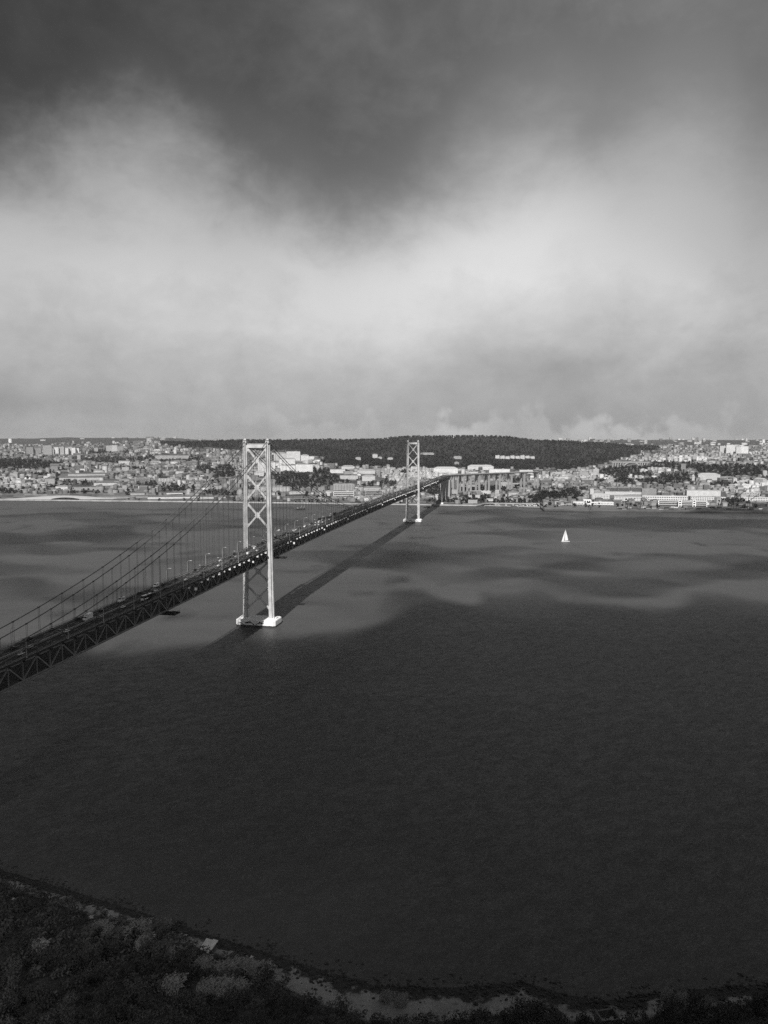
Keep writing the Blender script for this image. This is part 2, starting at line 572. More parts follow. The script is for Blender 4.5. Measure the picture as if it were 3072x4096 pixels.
# ------------------------------------------------------------------ near hillside below the camera
NSX = [-420, -260, -170, -117, -67, -30, -3, 25, 50, 62, 78, 93, 135, 200, 330]
NSY = [395, 350, 318, 296, 274, 258, 247, 246, 249, 243, 240, 244, 248, 254, 262]
def near_shore(x):
    return np.interp(x, NSX, NSY)
def near_z(x, y):
    x = np.asarray(x, float); y = np.asarray(y, float)
    s = near_shore(x) - y
    beach = np.interp(x, [-200, -110, -60, -20, 0, 60, 80, 300], [5, 5, 6, 15, 17, 12, 8, 6])
    slope = np.interp(x, [-300, -150, -40, 0, 60, 300], [.36, .36, .38, .42, .46, .46])
    z = np.where(s < 0, s * .25, np.minimum(s, beach) * .10 + np.maximum(s - beach, 0) * slope)
    n = np.sin(x * .09 + 1) * np.sin(y * .08) * 1.4 + np.sin(x * .21 + y * .17) * .6
    return np.minimum(z + n * np.clip((s - beach) / 25, 0, 1), 112 + n)
gx = np.arange(-420, 331, 4.0)
gs = np.concatenate([np.arange(-24, 60, 2.0), np.arange(60, 330, 6.0)])
GX, GS = np.meshgrid(gx, gs)
GY = near_shore(GX) - GS
GZ = near_z(GX, GY)
nv = np.stack([GX, GY, GZ], -1).reshape(-1, 3)
nc = len(gx)
ii = (np.arange(len(gs) - 1)[:, None] * nc + np.arange(nc - 1)[None, :]).ravel()
nf = np.stack([ii + nc, ii + nc + 1, ii + 1, ii], 1)
def near_ground_material():
    m = bpy.data.materials.new("hillside_soil")
    m.use_nodes = True
    T = NT(m.node_tree)
    b = m.node_tree.nodes['Principled BSDF']
    b.inputs['Roughness'].default_value = .95
    b.inputs['Specular IOR Level'].default_value = .1
    g = T.n('ShaderNodeNewGeometry')
    pos = g.outputs['Position']
    z = T.n('ShaderNodeSeparateXYZ')
    T.put(z.inputs[0], pos)
    a = T.noise(pos, .12, 5, .65)
    c = T.noise(pos, .9, 5, .7)
    sand = T.lin(T.m('ADD', T.m('MULTIPLY', a, .5), T.m('MULTIPLY', c, .5)), .3, .65, .15, .34)
    soil = T.lin(c, .3, .7, .02, .075)
    wet = .05
    zz = T.m('ADD', z.outputs[2], T.m('MULTIPLY', T.m('SUBTRACT', a, .5), 3.0))
    v = T.mixf(T.smooth(zz, .5, .9), wet, sand)
    v = T.mixf(T.smooth(zz, 2.6, 4.2), v, soil)
    T.put(b.inputs['Base Color'], T.grey(v))
    bn = T.n('ShaderNodeBump')
    bn.inputs['Strength'].default_value = .8
    bn.inputs['Distance'].default_value = .5
    T.put(bn.inputs['Height'], c)
    m.node_tree.links.new(bn.outputs[0], b.inputs['Normal'])
    return m
hill = link("hillside", big_mesh("hillside", nv, nf, near_ground_material(), smooth=True))
tag(hill, kind='structure')

# ------------------------------------------------------------------ broken cloud overhead, which shades the near water and the near end of the bridge
CH = 1300.0
shift = Vector((SUNV.x, SUNV.y)) / SUNV.z * CH
_vn = np.random.default_rng(4).random((256, 256))
def value_noise(x, y):
    i, j = np.floor(x).astype(int), np.floor(y).astype(int)
    u, v = x - i, y - j
    u, v = u * u * (3 - 2 * u), v * v * (3 - 2 * v)
    g = lambda a, b: _vn[a % 256, b % 256]
    return (g(i, j) * (1 - u) + g(i + 1, j) * u) * (1 - v) + (g(i, j + 1) * (1 - u) + g(i + 1, j + 1) * u) * v
def fbm(x, y, octaves=5):
    return sum(value_noise(x * 2 ** k + 17 * k, y * 2 ** k + 31 * k) * .5 ** k for k in range(octaves)) / 1.94 - .5
def cloud_thickness(x, y):
    """x, y: where its shade falls on the water"""
    lim = np.interp(x, [-1500, -700, -420, -250, -140, -60, 30, 120, 230, 330, 420, 520, 640, 760, 900, 1500],
                    [600, 590, 580, 570, 570, 620, 760, 850, 850, 780, 760, 850, 930, 880, 900, 900])
    n = (np.sin(x * .017 + y * .011) * 30 + np.sin(x * .031 - y * .023 + 1) * 20 + np.sin(x * .0073 + 2) * 25 + np.sin(x * .06 + y * .05) * 8)
    n2 = np.sin(x * .012 + y * .006 + .7) * 45 + np.sin(x * .027 - y * .014) * 30 + np.sin(x * .052 + y * .037 + 2) * 18 + np.sin(x * .11 - y * .09) * 8
    fb = fbm(x / 230.0, y / 150.0)
    t = (lim + 40 + n2 * .4 + fb * np.where(x > 0, 620, 300) + 15 - y) / 250.0
    t = np.clip(t, -1, 1.0) * 330
    for cx, cyy, rx, ry, a in ((160, 1290, 150, 28, 85), (120, 1160, 110, 25, 60), (640, 1720, 420, 130, 150), (1050, 1550, 330, 60, 90), (-620, 1300, 260, 60, 60),
                               (-420, 1650, 320, 70, 60), (-700, 1900, 330, 80, 55), (-500, 950, 200, 45, 60), (190, 1960, 60, 60, 55), (-250, 2050, 150, 60, 0)):
        q = ((x - cx) / rx) ** 2 + ((y - cyy) / ry) ** 2
        t = np.maximum(t, (1 - q * (1 + .25 * np.sin(x * .05 + y * .03))) * a)
    t = t * np.maximum(np.interp(y - near_shore(x), [-60, -8], [.11, 1.0]), np.interp(x, [-30, 40], [0, 1]))
    t = np.maximum(t, (fbm(x / 300.0 + 9, y / 110.0 + 3) - .06) * 560 * np.clip((y - 800) / 200, 0, 1) * np.clip(np.hypot((x + 110) / 90, (y - 880) / 140) - 1, 0, 1))
    return t + n * .12
cxs = np.arange(-1500, 1601, 16.0)
cys = np.arange(-700, 2101, 16.0)
KX, KY = np.meshgrid(cxs, cys)
KT = cloud_thickness(KX, KY)
rag = np.sin(KX * .043 + KY * .037) * 12 + np.sin(KX * .019 - KY * .027) * 18
edge_fade = np.minimum.reduce([(KX + 1500) / 100, (1600 - KX) / 100, (KY + 700) / 100, np.ones_like(KX)])
KT = np.where(edge_fade < 1, np.minimum(KT, edge_fade * 330 - 2), KT)
inside = KT > 0
cell = inside[:-1, :-1] | inside[1:, :-1] | inside[:-1, 1:] | inside[1:, 1:]
th = np.maximum(KT, .6)
ncx = len(cxs)
topv = np.stack([KX + shift.x, KY + shift.y, CH + th * .75 + rag], -1).reshape(-1, 3)
botv = np.stack([KX + shift.x, KY + shift.y, CH - th * .25 + rag], -1).reshape(-1, 3)
NVX = len(topv)
jj, kk = np.nonzero(cell)
a0 = jj * ncx + kk
fs = [np.stack([a0, a0 + 1, a0 + 1 + ncx, a0 + ncx], 1), np.stack([a0 + ncx, a0 + 1 + ncx, a0 + 1, a0], 1) + NVX]
pad = np.pad(cell, 1)
for (dj, dk, e0, e1) in ((-1, 0, 0, 1), (1, 0, ncx + 1, ncx), (0, -1, ncx, 0), (0, 1, 1, ncx + 1)):
    op = cell & ~pad[1 + dj:pad.shape[0] - 1 + dj, 1 + dk:pad.shape[1] - 1 + dk]
    j2, k2 = np.nonzero(op)
    b0 = j2 * ncx + k2
    fs.append(np.stack([b0 + e0, b0 + e0 + NVX, b0 + e1 + NVX, b0 + e1], 1))
cloud_mat = bpy.data.materials.new("cloud_vapour")
cloud_mat.use_nodes = True
cnt = cloud_mat.node_tree
cnt.nodes.clear()
co_ = cnt.nodes.new('ShaderNodeOutputMaterial')
cvn = cnt.nodes.new('ShaderNodeVolumePrincipled')
cvn.inputs['Density'].default_value = .015
cvn.inputs['Color'].default_value = (.9, .9, .9, 1)
cnt.links.new(cvn.outputs[0], co_.inputs['Volume'])
vv = np.concatenate([topv, botv])
ff = np.concatenate(fs)
used = np.unique(ff)
remap = np.full(len(vv), -1); remap[used] = np.arange(len(used))
cloud_o = link("cloud", big_mesh("cloud", vv[used], remap[ff], cloud_mat))
tag(cloud_o, kind='structure')

# ------------------------------------------------------------------ air
hz = bpy.data.materials.new("haze_air")
hz.use_nodes = True
hnt = hz.node_tree
hnt.nodes.clear()
ho = hnt.nodes.new('ShaderNodeOutputMaterial')
hv = hnt.nodes.new('ShaderNodeVolumePrincipled')
hv.inputs['Density'].default_value = 3.0e-5
hv.inputs['Color'].default_value = (.88, .88, .88, 1)
hnt.links.new(hv.outputs[0], ho.inputs['Volume'])
haze = MB().box((0, (WY0 + WY1) / 2, 131), (2 * WX + 200, WY1 - WY0 + 200, 278)).build("haze", hz)
tag(haze, kind='stuff')

# ------------------------------------------------------------------ suspension bridge
steel = material("bridge_paint", .52, .55, .34, .12, spec=.4)
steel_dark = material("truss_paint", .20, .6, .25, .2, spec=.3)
shaded_steel = material("shaded_truss_paint", .035, .7, .25, .2)  # same steel, with the shade inside the truss put into its tone
steel_mid = material("tower_groove_paint", .16, .6, .2, .2)
cable_mat = material("cable_paint", .11, .5, .15, .3)
rope_mat = material("rope_paint", .07, .5, .1, .3)
road_mat = material("bridge_asphalt", .040, .85, .3, .12)
grate_mat = material("steel_grating_lanes", .022, .8, .3, .2)
line_mat = material("road_paint", .55, .7, .15, .5)
rail_mat = material("galvanised_rail", .30, .5, .15, .3)
conc = material("pier_concrete", .90, .9, .14, .12)
conc_grey = material("viaduct_concrete", .34, .9, .15, .06)
mural_mat = material("mural_paint", .05, .8, .25, .4)
white_box = material("white_cover_plate", .80, .7, .06, .5)

T_S, T_N, SPAN = -506.0, 1703.0, 1013.0
PAN = 23.02
def zc(t):
    """height of the top chord"""
    if t < 0:
        return 78.0 + .0150 * t - 1.2e-6 * t * t
    if t < SPAN:
        s = t / SPAN
        return 78.0 + 2.6 * 4 * s * (1 - s) + .2 * s
    return 78.2
TRUSS_D, TRUSS_X = 10.6, 10.6
ROAD_UP = 1.7

bridge = thing("suspension_bridge", "long double-deck suspension bridge crossing the river with two lattice-braced towers", "bridge",
               (AX[0], AX[1], 0.0))
BINV = Matrix.Translation(Vector((-AX[0], -AX[1], 0)))
def bpart(o):
    """child of the bridge whose mesh is in world coordinates"""
    o.parent = bridge
    o.matrix_parent_inverse = BINV
    return o
def bplace(o, t, off, z):
    """child of the bridge whose mesh is in the bridge's own axes"""
    o.parent = bridge
    p = DV * t + NV * off
    o.location = (p[0], p[1], z)
    o.rotation_euler = (0, 0, -HEAD)
    return o

# ---- towers
WT, WB, ZB, ZT = 23.97, 28.2, 6.4, 188.0
def leg_x(z):
    return (WB + (WT - WB) * (z - ZB) / (ZT - ZB)) / 2
def taper_box(m, dx, wx, wy, z0, z1, k0=1.0, k1=1.0, mi=0, sgn=1):
    vs = []
    for z, k in ((z0, k0), (z1, k1)):
        c = sgn * leg_x(z) + dx
        for a, b in ((-1, -1), (1, -1), (1, 1), (-1, 1)):
            vs.append((c + a * wx / 2 * k, b * wy / 2 * k, z))
    m.add(vs, MB.BF, mi)
tower_meshes = {}
for sg in (-1, 1):
    m = MB()
    taper_box(m, 0, 4.9, 2.9, ZB, 186.6, 1.12, .92, sgn=sg)          # wide web
    taper_box(m, 0, 2.7, 7.4, ZB, 187.0, 1.12, .92, sgn=sg)          # deep web: together a cross in plan
    for z in (44, 84, 126, 156):
        taper_box(m, 0, 5.15, 3.15, z - .5, z + .5, 1.12 - .2 * (z / 190), 1.12 - .2 * (z / 190), sgn=sg)
    tower_meshes['leg', sg] = m.mesh("leg", [steel, steel_mid])
    c = MB()
    x = sg * leg_x(187)
    c.box((x, 0, 187.4), (4.6, 6.6, .7), 1)
    c.box((x, 0, 188.9), (3.6, 5.2, 2.6), 0)
    c.box((x, 0, 190.35), (4.2, 6.0, .5), 1)
    c.add([(x - 1.6, -2.2, 190.6), (x + 1.6, -2.2, 190.6), (x + 1.6, 2.2, 190.6), (x - 1.6, 2.2, 190.6), (x - .5, -.7, 192.0), (x + .5, -.7, 192.0), (x + .5, .7, 192.0), (x - .5, .7, 192.0)], MB.BF, 0)
    c.tube([(x, 0, 191.9), (x, 0, 194.6)], .14, 5, 1)
    for q in (-1.9, 1.9):
        c.box((x + q, 0, 191.1), (.1, 5.8, .9), 1)
    tower_meshes['saddle', sg] = c.mesh("saddle_housing", [steel, steel_dark])
def xbrace(z1, z0, w):
    """one X between the legs, with its gusset plates"""
    m = MB()
    zm = (z0 + z1) / 2
    e1, e0 = leg_x(z1) - 1.9, leg_x(z0) - 1.9
    m.beam((-e1, 0, z1), (e0, 0, z0), 1.6, w, 0, up=(0, 0, 1))
    m.beam((e1, 0, z1), (0.55, 0, zm + .55), 1.55, w, 0)
    m.beam((-0.55, 0, zm - .55), (-e0, 0, z0), 1.55, w, 0)
    g = w * 1.25
    m.add([(0, -.86, zm - g * 1.5), (g * 1.35, -.86, zm), (0, -.86, zm + g * 1.5), (-g * 1.35, -.86, zm), (0, .86, zm - g * 1.5), (g * 1.35, .86, zm), (0, .86, zm + g * 1.5), (-g * 1.35, .86, zm)],
          [(0, 1, 2, 3), (7, 6, 5, 4), (0, 4, 5, 1), (1, 5, 6, 2), (2, 6, 7, 3), (3, 7, 4, 0)])
    for sg in (-1, 1):
        for z, e, dz in ((z1, e1, -1), (z0, e0, 1)):
            q = w * 1.5
            vs = [(sg * (e + .7), y, z - dz * .3) for y in (-.84, .84)] + [(sg * (e + .7), y, z + dz * q * 1.7) for y in (-.84, .84)] + [(sg * (e - q), y, z + dz * q * .95) for y in (-.84, .84)]
            m.add(vs, [(0, 2, 4), (1, 5, 3), (0, 1, 3, 2), (2, 3, 5, 4), (4, 5, 1, 0)])
    return m.mesh("cross_brace", steel)
BR = [(182.5, 157.5), (154.5, 130.0), (126.0, 101.5), (66.5, 44.0), (40.0, 16.5)]
brace_meshes = [xbrace(a, b, 1.75) for a, b in BR]
m = MB()
m.box((0, 0, 184.6), (leg_x(185) * 2 - 3.6, 2.6, 3.7))
m.box((0, 0, 186.6), (leg_x(185) * 2 - 3.2, 3.2, .45))
m.box((0, 0, 182.7), (leg_x(183) * 2 - 3.8, 3.0, .35))
beam_mesh = m.mesh("crossbeam", steel)
m = MB()
m.box((0, 0, 65.6), (leg_x(65) * 2 - 4, 2.4, 1.5))
low_beam = m.mesh("deck_crossbeam", steel_dark)

# ---- river piers with their painted panels
def pier_mesh(wide, deep):
    m = MB()
    a, b, c = wide / 2, deep / 2, 2.2
    prof = [(-a + c, -b), (a - c, -b), (a, -b + c), (a, b - c), (a - c, b), (-a + c, b), (-a, b - c), (-a, -b + c)]
    def ring(z, k):
        return [(x * k, y * k, z) for x, y in prof]
    zs = [(-1.5, 1.02), (1.6, 1.01), (1.6, 1.0), (6.1, 1.0), (6.8, .985)]
    for (z0, k0), (z1, k1) in zip(zs[:-1], zs[1:]):
        m.add(ring(z0, k0) + ring(z1, k1), [(i, (i + 1) % 8, (i + 1) % 8 + 8, i + 8) for i in range(8)], 1 if z1 <= 1.6 else 0)
    m.add(ring(6.8, .985), [tuple(range(8))], 0)
    return m
def dolphin(scale, flip, x0, z0):
    prof = [(-3.0, .2), (-2.5, .75), (-1.5, 1.25), (-.4, 1.45), (.1, 1.42), (.55, 2.1), (.85, 1.25), (1.8, .75), (2.6, .1), (3.2, .25), (3.4, .0), (2.9, -.35), (2.95, -.9), (2.55, -.35), (1.6, .2), (.4, .55), (-.9, .5), (-1.3, .05), (-1.5, .42), (-2.3, .25)]
    s = -1 if flip else 1
    q = [(x0 + s * x * scale, z0 + z * scale) for x, z in prof]
    return q if not flip else q[::-1]
def mural_mesh(y, wide, which):
    m = MB()
    specs = ((1.75, False, -6.2, 2.9), (1.5, True, 5.6, 3.0), (1.1, False, -16.0, 2.5)) if which == 0 else ((1.8, False, -3.5, 2.7), (1.4, True, 11.0, 2.9), (1.1, False, -15.0, 2.4))
    for sp in specs:
        m.prism(dolphin(*sp), y - .06, y - .004)
    # painted waves along the foot
    xs = np.linspace(-wide / 2 + 3, wide / 2 - 3, 26)
    top = [1.85 + .08 * math.sin(x * .9) + .05 * math.sin(x * 2.1 + which) for x in xs]
    m.prism([(x, 1.66) for x in xs] + [(x, t) for x, t in zip(xs[::-1], top[::-1])], y - .03, y - .004)
    return m.mesh("mural", mural_mat)
PW, PD = 42.5, 23.0
pier_me = pier_mesh(PW, PD).mesh("pier", [conc, material("tide_band", .05, .5, .3, .3)])
for k, t0 in enumerate((0.0, SPAN)):
    tw = bpy.data.objects.new("tower", None)
    COL.objects.link(tw)
    bplace(tw, t0, 0, 0)
    tw['label'] = ("near" if k == 0 else "far") + " bridge tower with stacked X bracing and a top crossbeam"
    for sg in (-1, 1):
        link("leg", tower_meshes['leg', sg], tw)
        link("saddle_housing", tower_meshes['saddle', sg], tw)
    for me in brace_meshes:
        link("cross_brace", me, tw)
    link("crossbeam", beam_mesh, tw)
    link("deck_crossbeam", low_beam, tw)
    pr = bplace(link("pier", pier_me), t0, 0, 0)
    pr['label'] = "pale concrete river pier with dark leaping dolphins painted on its side"
    link("mural", mural_mesh(-PD / 2, PW, k), pr)
    for sg in (-1, 1):
        m = MB()
        m.box((sg * 14.1, 0, 7.1), (8.2, 10.4, .9))
        m.box((sg * 14.1 + sg * 3.9, -4.8, 7.4), (1.6, 2.2, 2.6))
        m.box((sg * 18.6, 1.5, 7.4), (1.6, 6.2, 1.7))
        m.build("pedestal", conc, pr)
    m = MB()
    for q in np.linspace(-18, 18, 13):
        m.box((q, -10.8, 7.3), (.08, .08, 1.1))
    m.beam((-18, -10.8, 7.8), (18, -10.8, 7.8), .08, .08)
    m.build("handrail", rail_mat, pr)

# ---- roadway
ts = np.concatenate([np.arange(T_S, T_N, PAN / 2), [T_N]])
def strip(o0, o1, dz, name, mat, thick=None):
    m = MB()
    vs = []
    for t in ts:
        z = zc(t) + ROAD_UP + dz
        vs += [bw3(t, o0, z), bw3(t, o1, z)]
    n = len(ts)
    m.add(vs, [(2 * i, 2 * i + 1, 2 * i + 3, 2 * i + 2) for i in range(n - 1)])
    if thick:
        o = len(m.v)
        vs = []
        for t in ts:
            z = zc(t) + ROAD_UP + dz - thick
            vs += [bw3(t, o0, z), bw3(t, o1, z)]
        m.add(vs, [(2 * i + 2, 2 * i + 3, 2 * i + 1, 2 * i) for i in range(n - 1)])
        for s in (0, 1):
            f = [(2 * i + s, 2 * i + 2 + s, 2 * i + 2 + s + 2 * n, 2 * i + s + 2 * n) for i in range(n - 1)]
            m.f.extend([q if s else q[::-1] for q in f]); m.mi.extend([0] * len(f))
    return bpart(m.build(name, mat))
strip(-11.6, 11.6, 0, "deck", road_mat, 1.1)
strip(.6, 10.6, .006, "grating_lanes", grate_mat)
strip(-9.9, 9.9, -TRUSS_D - .6, "rail_deck", shaded_steel, .9)
m = MB()
for off, w, dash in ((-10.7, .30, 0), (10.75, .3, 0), (-.75, .25, 0), (.75, .25, 0), (-7.3, .24, 1), (-4.0, .24, 1), (7.3, .22, 1), (4.0, .22, 1)):
    t = T_S
    while t < T_N - 12:
        L = 11.5 if not dash else 5.0
        q = []
        for tt in (t, t + L):
            for o in (off - w / 2, off + w / 2):
                q.append(bw3(tt, o, zc(tt) + ROAD_UP + .014))
        m.add(q, [(0, 1, 3, 2)])
        t += 11.51 if not dash else 13.0
o = bpart(m.build("lane_marking", line_mat)); o['kind'] = 'stuff'
def long_rail(off, z, w, h, name, mat, posts=0, ph=1.2, pstep=PAN / 8):
    m = MB()
    for t0, t1 in zip(ts[:-1], ts[1:]):
        m.beam(bw3(t0, off, zc(t0) + ROAD_UP + z), bw3(t1, off, zc(t1) + ROAD_UP + z), w, h)
    if posts:
        t = T_S
        while t < T_N:
            zz = zc(t) + ROAD_UP
            p = bw3(t, off, zz + ph / 2)
            m.box(p, (.16, .16, ph), 0, -HEAD)
            t += pstep
    return bpart(m.build(name, mat))
long_rail(-11.45, 1.25, .22, .18, "railing", rail_mat, 1)
long_rail(11.45, 1.25, .16, .14, "railing", steel_dark, 1)
long_rail(-10.95, .55, .14, .4, "crash_barrier", rail_mat)
long_rail(10.95, .55, .14, .3, "crash_barrier", steel_dark)
long_rail(0, .45, .45, .6, "median_barrier", rail_mat)

# ---- stiffening trusses
for off in (-TRUSS_X, TRUSS_X):
    for dz, w in ((0, 1.0), (-TRUSS_D, .9)):
        m = MB()
        for t0, t1 in zip(ts[:-1], ts[1:]):
            m.beam(bw3(t0, off, zc(t0) + dz), bw3(t1, off, zc(t1) + dz), .8, w)
        bpart(m.build("bottom_chord" if dz else "top_chord", steel_dark if off > 0 else shaded_steel))
vert = MB().box((0, 0, -TRUSS_D / 2), (.55, .5, TRUSS_D - .8)).mesh("vertical_post", steel_dark)
dia = {}
for s in (-1, 1):
    dia[s] = MB().beam((0, 0, -.3), (0, s * PAN / 2, -TRUSS_D + .3), .6, .75).mesh("diagonal", steel_dark)
gus = MB().box((.1, 0, -.3), (.95, 3.0, 2.2)).mesh("gusset_plate", steel_dark)
cov = MB().box((0, 0, 0), (2.1, .5, 2.1)).box((-.2, .7, .2), (1.2, 1.0, 1.2)).mesh("node_cover", white_box)
wm = MB()
cnt_nodes = []
k = 0
t = -21 * PAN
while t < T_N - PAN:
    z = zc(t)
    bplace(link("vertical_post", vert), t, TRUSS_X, z)
    bplace(link("vertical_post", vert), t + PAN / 2, TRUSS_X, zc(t + PAN / 2))
    for s in (-1, 1):
        bplace(link("diagonal", dia[s]), t, TRUSS_X, z)
    bplace(link("gusset_plate", gus), t, TRUSS_X, z)
    for q in (t, t + PAN / 2):
        cnt_nodes.append(q)
    # far side truss, only seen through the near one
    for q in (0, PAN / 2):
        wm.beam(bw3(t + q, -TRUSS_X, zc(t + q) - .4), bw3(t + q, -TRUSS_X, zc(t + q) - TRUSS_D + .4), .5, .5)
    for s in (-1, 1):
        wm.beam(bw3(t, -TRUSS_X, z - .3), bw3(t + s * PAN / 2, -TRUSS_X, z - TRUSS_D + .3), .6, .7)
    t += PAN
    k += 1
o = bpart(wm.build("far_truss_web", shaded_steel)); o['kind'] = 'stuff'
# white covers over the outer bracket ends
for i, q in enumerate(cnt_nodes):
    if q > 1400 or q < -195:
        continue
    dz = -4.2 if (i % 11 == 5) else -.6
    c = bplace(link("node_cover", cov), q, TRUSS_X + 1.75, zc(q) + dz + .1)
    s = .72 + .28 * (i % 2) + .06 * math.sin(i * 1.7)
    c.scale = (s, 1, s)
fb = MB()
for q in cnt_nodes:
    z = zc(q)
    fb.beam(bw3(q, -12.2, z + .1), bw3(q, 13.0, z + .1), .5, .9)
    fb.beam(bw3(q, -TRUSS_X, z - TRUSS_D), bw3(q, TRUSS_X, z - TRUSS_D), .45, .8)
o = bpart(fb.build("floor_beam", shaded_steel)); o['kind'] = 'stuff'
lb = MB()
for a_, b_ in zip(cnt_nodes[:-1], cnt_nodes[1:]):
    z0, z1 = zc(a_) - TRUSS_D - .35, zc(b_) - TRUSS_D - .35
    lb.beam(bw3(a_, 0, z0), bw3(b_, TRUSS_X, z1), .4, .3)
    lb.beam(bw3(a_, TRUSS_X, z0), bw3(b_, 0, z1), .4, .3)
    lb.beam(bw3(a_, -TRUSS_X, z0), bw3(b_, 0, z1), .4, .3)
    lb.beam(bw3(a_, 11.2, z0), bw3(b_, 11.2, z1), .7, .12)
o = bpart(lb.build("lower_lateral_bracing", material("catwalk_steel", .14, .6, .2, .2))); o['kind'] = 'stuff'

# ---- cables and hangers
def cz(t, upper):
    if t < 0:
        q = -t
        return (190.0 - .4396 * q + .000424 * q * q) if upper else (186.5 - .4503 * q + .000438 * q * q)
    if t <= SPAN:
        s = (t - SPAN / 2) / (SPAN / 2)
        zm, z0 = (84.6, 190.0) if upper else (81.9, 186.5)
        return zm + (z0 - zm) * s * s
    q = t - SPAN
    return (190.0 - .4396 * q + .000424 * q * q) if upper else (186.5 - .4503 * q + .000438 * q * q)
for off in (-WT / 2, WT / 2):
    for upper in (0, 1):
        t1 = 500 if upper else 440
        tl = np.concatenate([np.linspace(-t1, 0, 34), np.linspace(0, SPAN, 70)[1:], np.linspace(SPAN, SPAN + t1, 34)[1:]])
        m = MB().tube([bw3(t, off, cz(t, upper)) for t in tl], .31, 8)
        bpart(m.build("main_cable", cable_mat, smooth=True))
nh = 0
extra = MB()
for i in range(-21, 65):
    for half in (0, 1):
        t = i * PAN + half * PAN / 2
        upper = half
        if abs(t) < 8 or abs(t - SPAN) < 8 or t > 1480:
            continue
        top, bot = cz(t, upper) - .2, zc(t) + .3
        if top - bot < 2.2:
            continue
        for off in (-WT / 2, WT / 2):
            m = extra if t > SPAN else MB()
            n0 = len(m.v)
            for q in (-.62, .62):
                m.beam(bw3(t + q, off, top), bw3(t + q, off, bot), .115, .115)
            m.box(bw3(t, off, cz(t, upper)), (.75, 1.3, .75), 0, -HEAD)
            if t <= SPAN:
                bpart(m.build("hanger", rope_mat))
                nh += 1
o = bpart(extra.build("north_span_hangers", rope_mat)); o['kind'] = 'stuff'

# ---- end of the suspended spans: steel bents and the anchorage
def bent(t, zt, w, label, base):
    m = MB()
    for sg in (-1, 1):
        m.beam(bw3(t, sg * w, base), bw3(t, sg * w * .8, zt), 2.2, 2.6)
    hgt = zt - base
    for q0, q1 in ((0.05, .5), (.5, .95)):
        z0, z1 = base + hgt * q0, base + hgt * q1
        m.beam(bw3(t, -w, z0), bw3(t, w * .9, z1), 1.0, 1.0)
        m.beam(bw3(t + .6, w, z0), bw3(t + .6, -w * .9, z1), 1.0, 1.0)
    m.beam(bw3(t, -w, base + hgt * .5), bw3(t, w, base + hgt * .5), 1.2, 1.4)
    o = bpart(m.build("steel_bent", steel_dark))
    o['label'] = label
bent(1496, zc(1496) - TRUSS_D, 11, "dark cross-braced steel bent standing at the far river edge", 8)
bent(1590, zc(1590) - TRUSS_D, 11, "dark cross-braced steel bent inland of the river edge", 8)
m = MB()
for sg in (-1, 1):
    p = bw3(1496, sg * 11.3, 0)
    m.box((p[0], p[1], 4.0), (7, 6, 8.0), 0, -HEAD)
bpart(m.build("bent_footing", conc))
m = MB()
p = AX + DV * 1690
m.box((p[0] - 1, p[1] - 6, 33), (31, 34, 66), 0, -HEAD)
m.box((p[0] + 30, p[1] + 4, 17), (20, 18, 34), 0, -HEAD)
an = bpart(m.build("anchorage", conc_grey)); an['label'] = "massive grey concrete anchorage block at the far end of the truss"
m = MB()
# inspection travellers slung under the truss
for t0 in (-222.0, 26.0):
    m = MB()
    z = zc(t0) - TRUSS_D
    m.box(bw3(t0, 8, z - 1.6), (26, 9, .35), 0, -HEAD)
    for a in (-4, 4):
        m.beam(bw3(t0 + a, -4.5, z - 1.6), bw3(t0 + a, 21, z - 1.0), .35, .9)
        m.beam(bw3(t0 + a, 11.6, z - 1.6), bw3(t0 + a, 11.6, z + 1.5), .3, .3)
        m.beam(bw3(t0 + a, 20.8, z - 1.6), bw3(t0 + a, 20.8, z + .6), .15, .15)
    m.beam(bw3(t0 - 4, 20.8, z + .6), bw3(t0 + 4, 20.8, z + .6), .15, .15)
    m.box(bw3(t0, 17.5, z - .6), (3, 3.5, 1.6), 0, -HEAD)
    bpart(m.build("inspection_gantry", shaded_steel))

# ---- concrete approach viaduct curving away to the right
via = thing("viaduct", "pale concrete approach viaduct on tall paired piers curving right beyond the bridge", "viaduct", (201, 2436, 0))
VINV = Matrix.Translation(Vector((-201, -2436, 0)))
def vpart(o):
    o.parent = via
    o.matrix_parent_inverse = VINV
    return o
P0, P1, P2 = np.array([203.0, 2440.0]), np.array([224.0, 2505.0]), np.array([560.0, 2770.0])
def vpt(s):
    return P0 * (1 - s) ** 2 + P1 * 2 * s * (1 - s) + P2 * s * s
def vtan(s):
    d = (P1 - P0) * 2 * (1 - s) + (P2 - P1) * 2 * s
    return d / np.linalg.norm(d)
ss = np.linspace(0, 1, 41)
m = MB()
spans = 11
def vdepth(s):
    f = (s * spans) % 1.0
    return 2.6 + 3.4 * (2 * abs(f - .5)) ** 2          # haunched girder: deep over the piers
vs = []
for s in np.linspace(0, 1, 89):
    p, t_ = vpt(s), vtan(s)
    nn = np.array([t_[1], -t_[0]])
    zt_ = 79.6 - 1.0 * s
    for o_, z_ in ((-12, zt_), (12, zt_), (8.5, zt_ - vdepth(s)), (-8.5, zt_ - vdepth(s))):
        q = p + nn * o_
        vs.append((q[0], q[1], z_))
m.add(vs, [(4 * i + k, 4 * i + (k + 1) % 4, 4 * i + 4 + (k + 1) % 4, 4 * i + 4 + k) for i in range(88) for k in range(4)])
vpart(m.build("girder", conc_grey))
for sgn in (-1, 1):
    m = MB()
    pp = []
    for s in ss:
        p, t_ = vpt(s), vtan(s)
        q = p + np.array([t_[1], -t_[0]]) * sgn * 11.8
        pp.append((q[0], q[1], 80.4 - s))
    for a_, b_ in zip(pp[:-1], pp[1:]):
        m.beam(a_, b_, .3, 1.6)
    vpart(m.build("parapet", conc_grey))
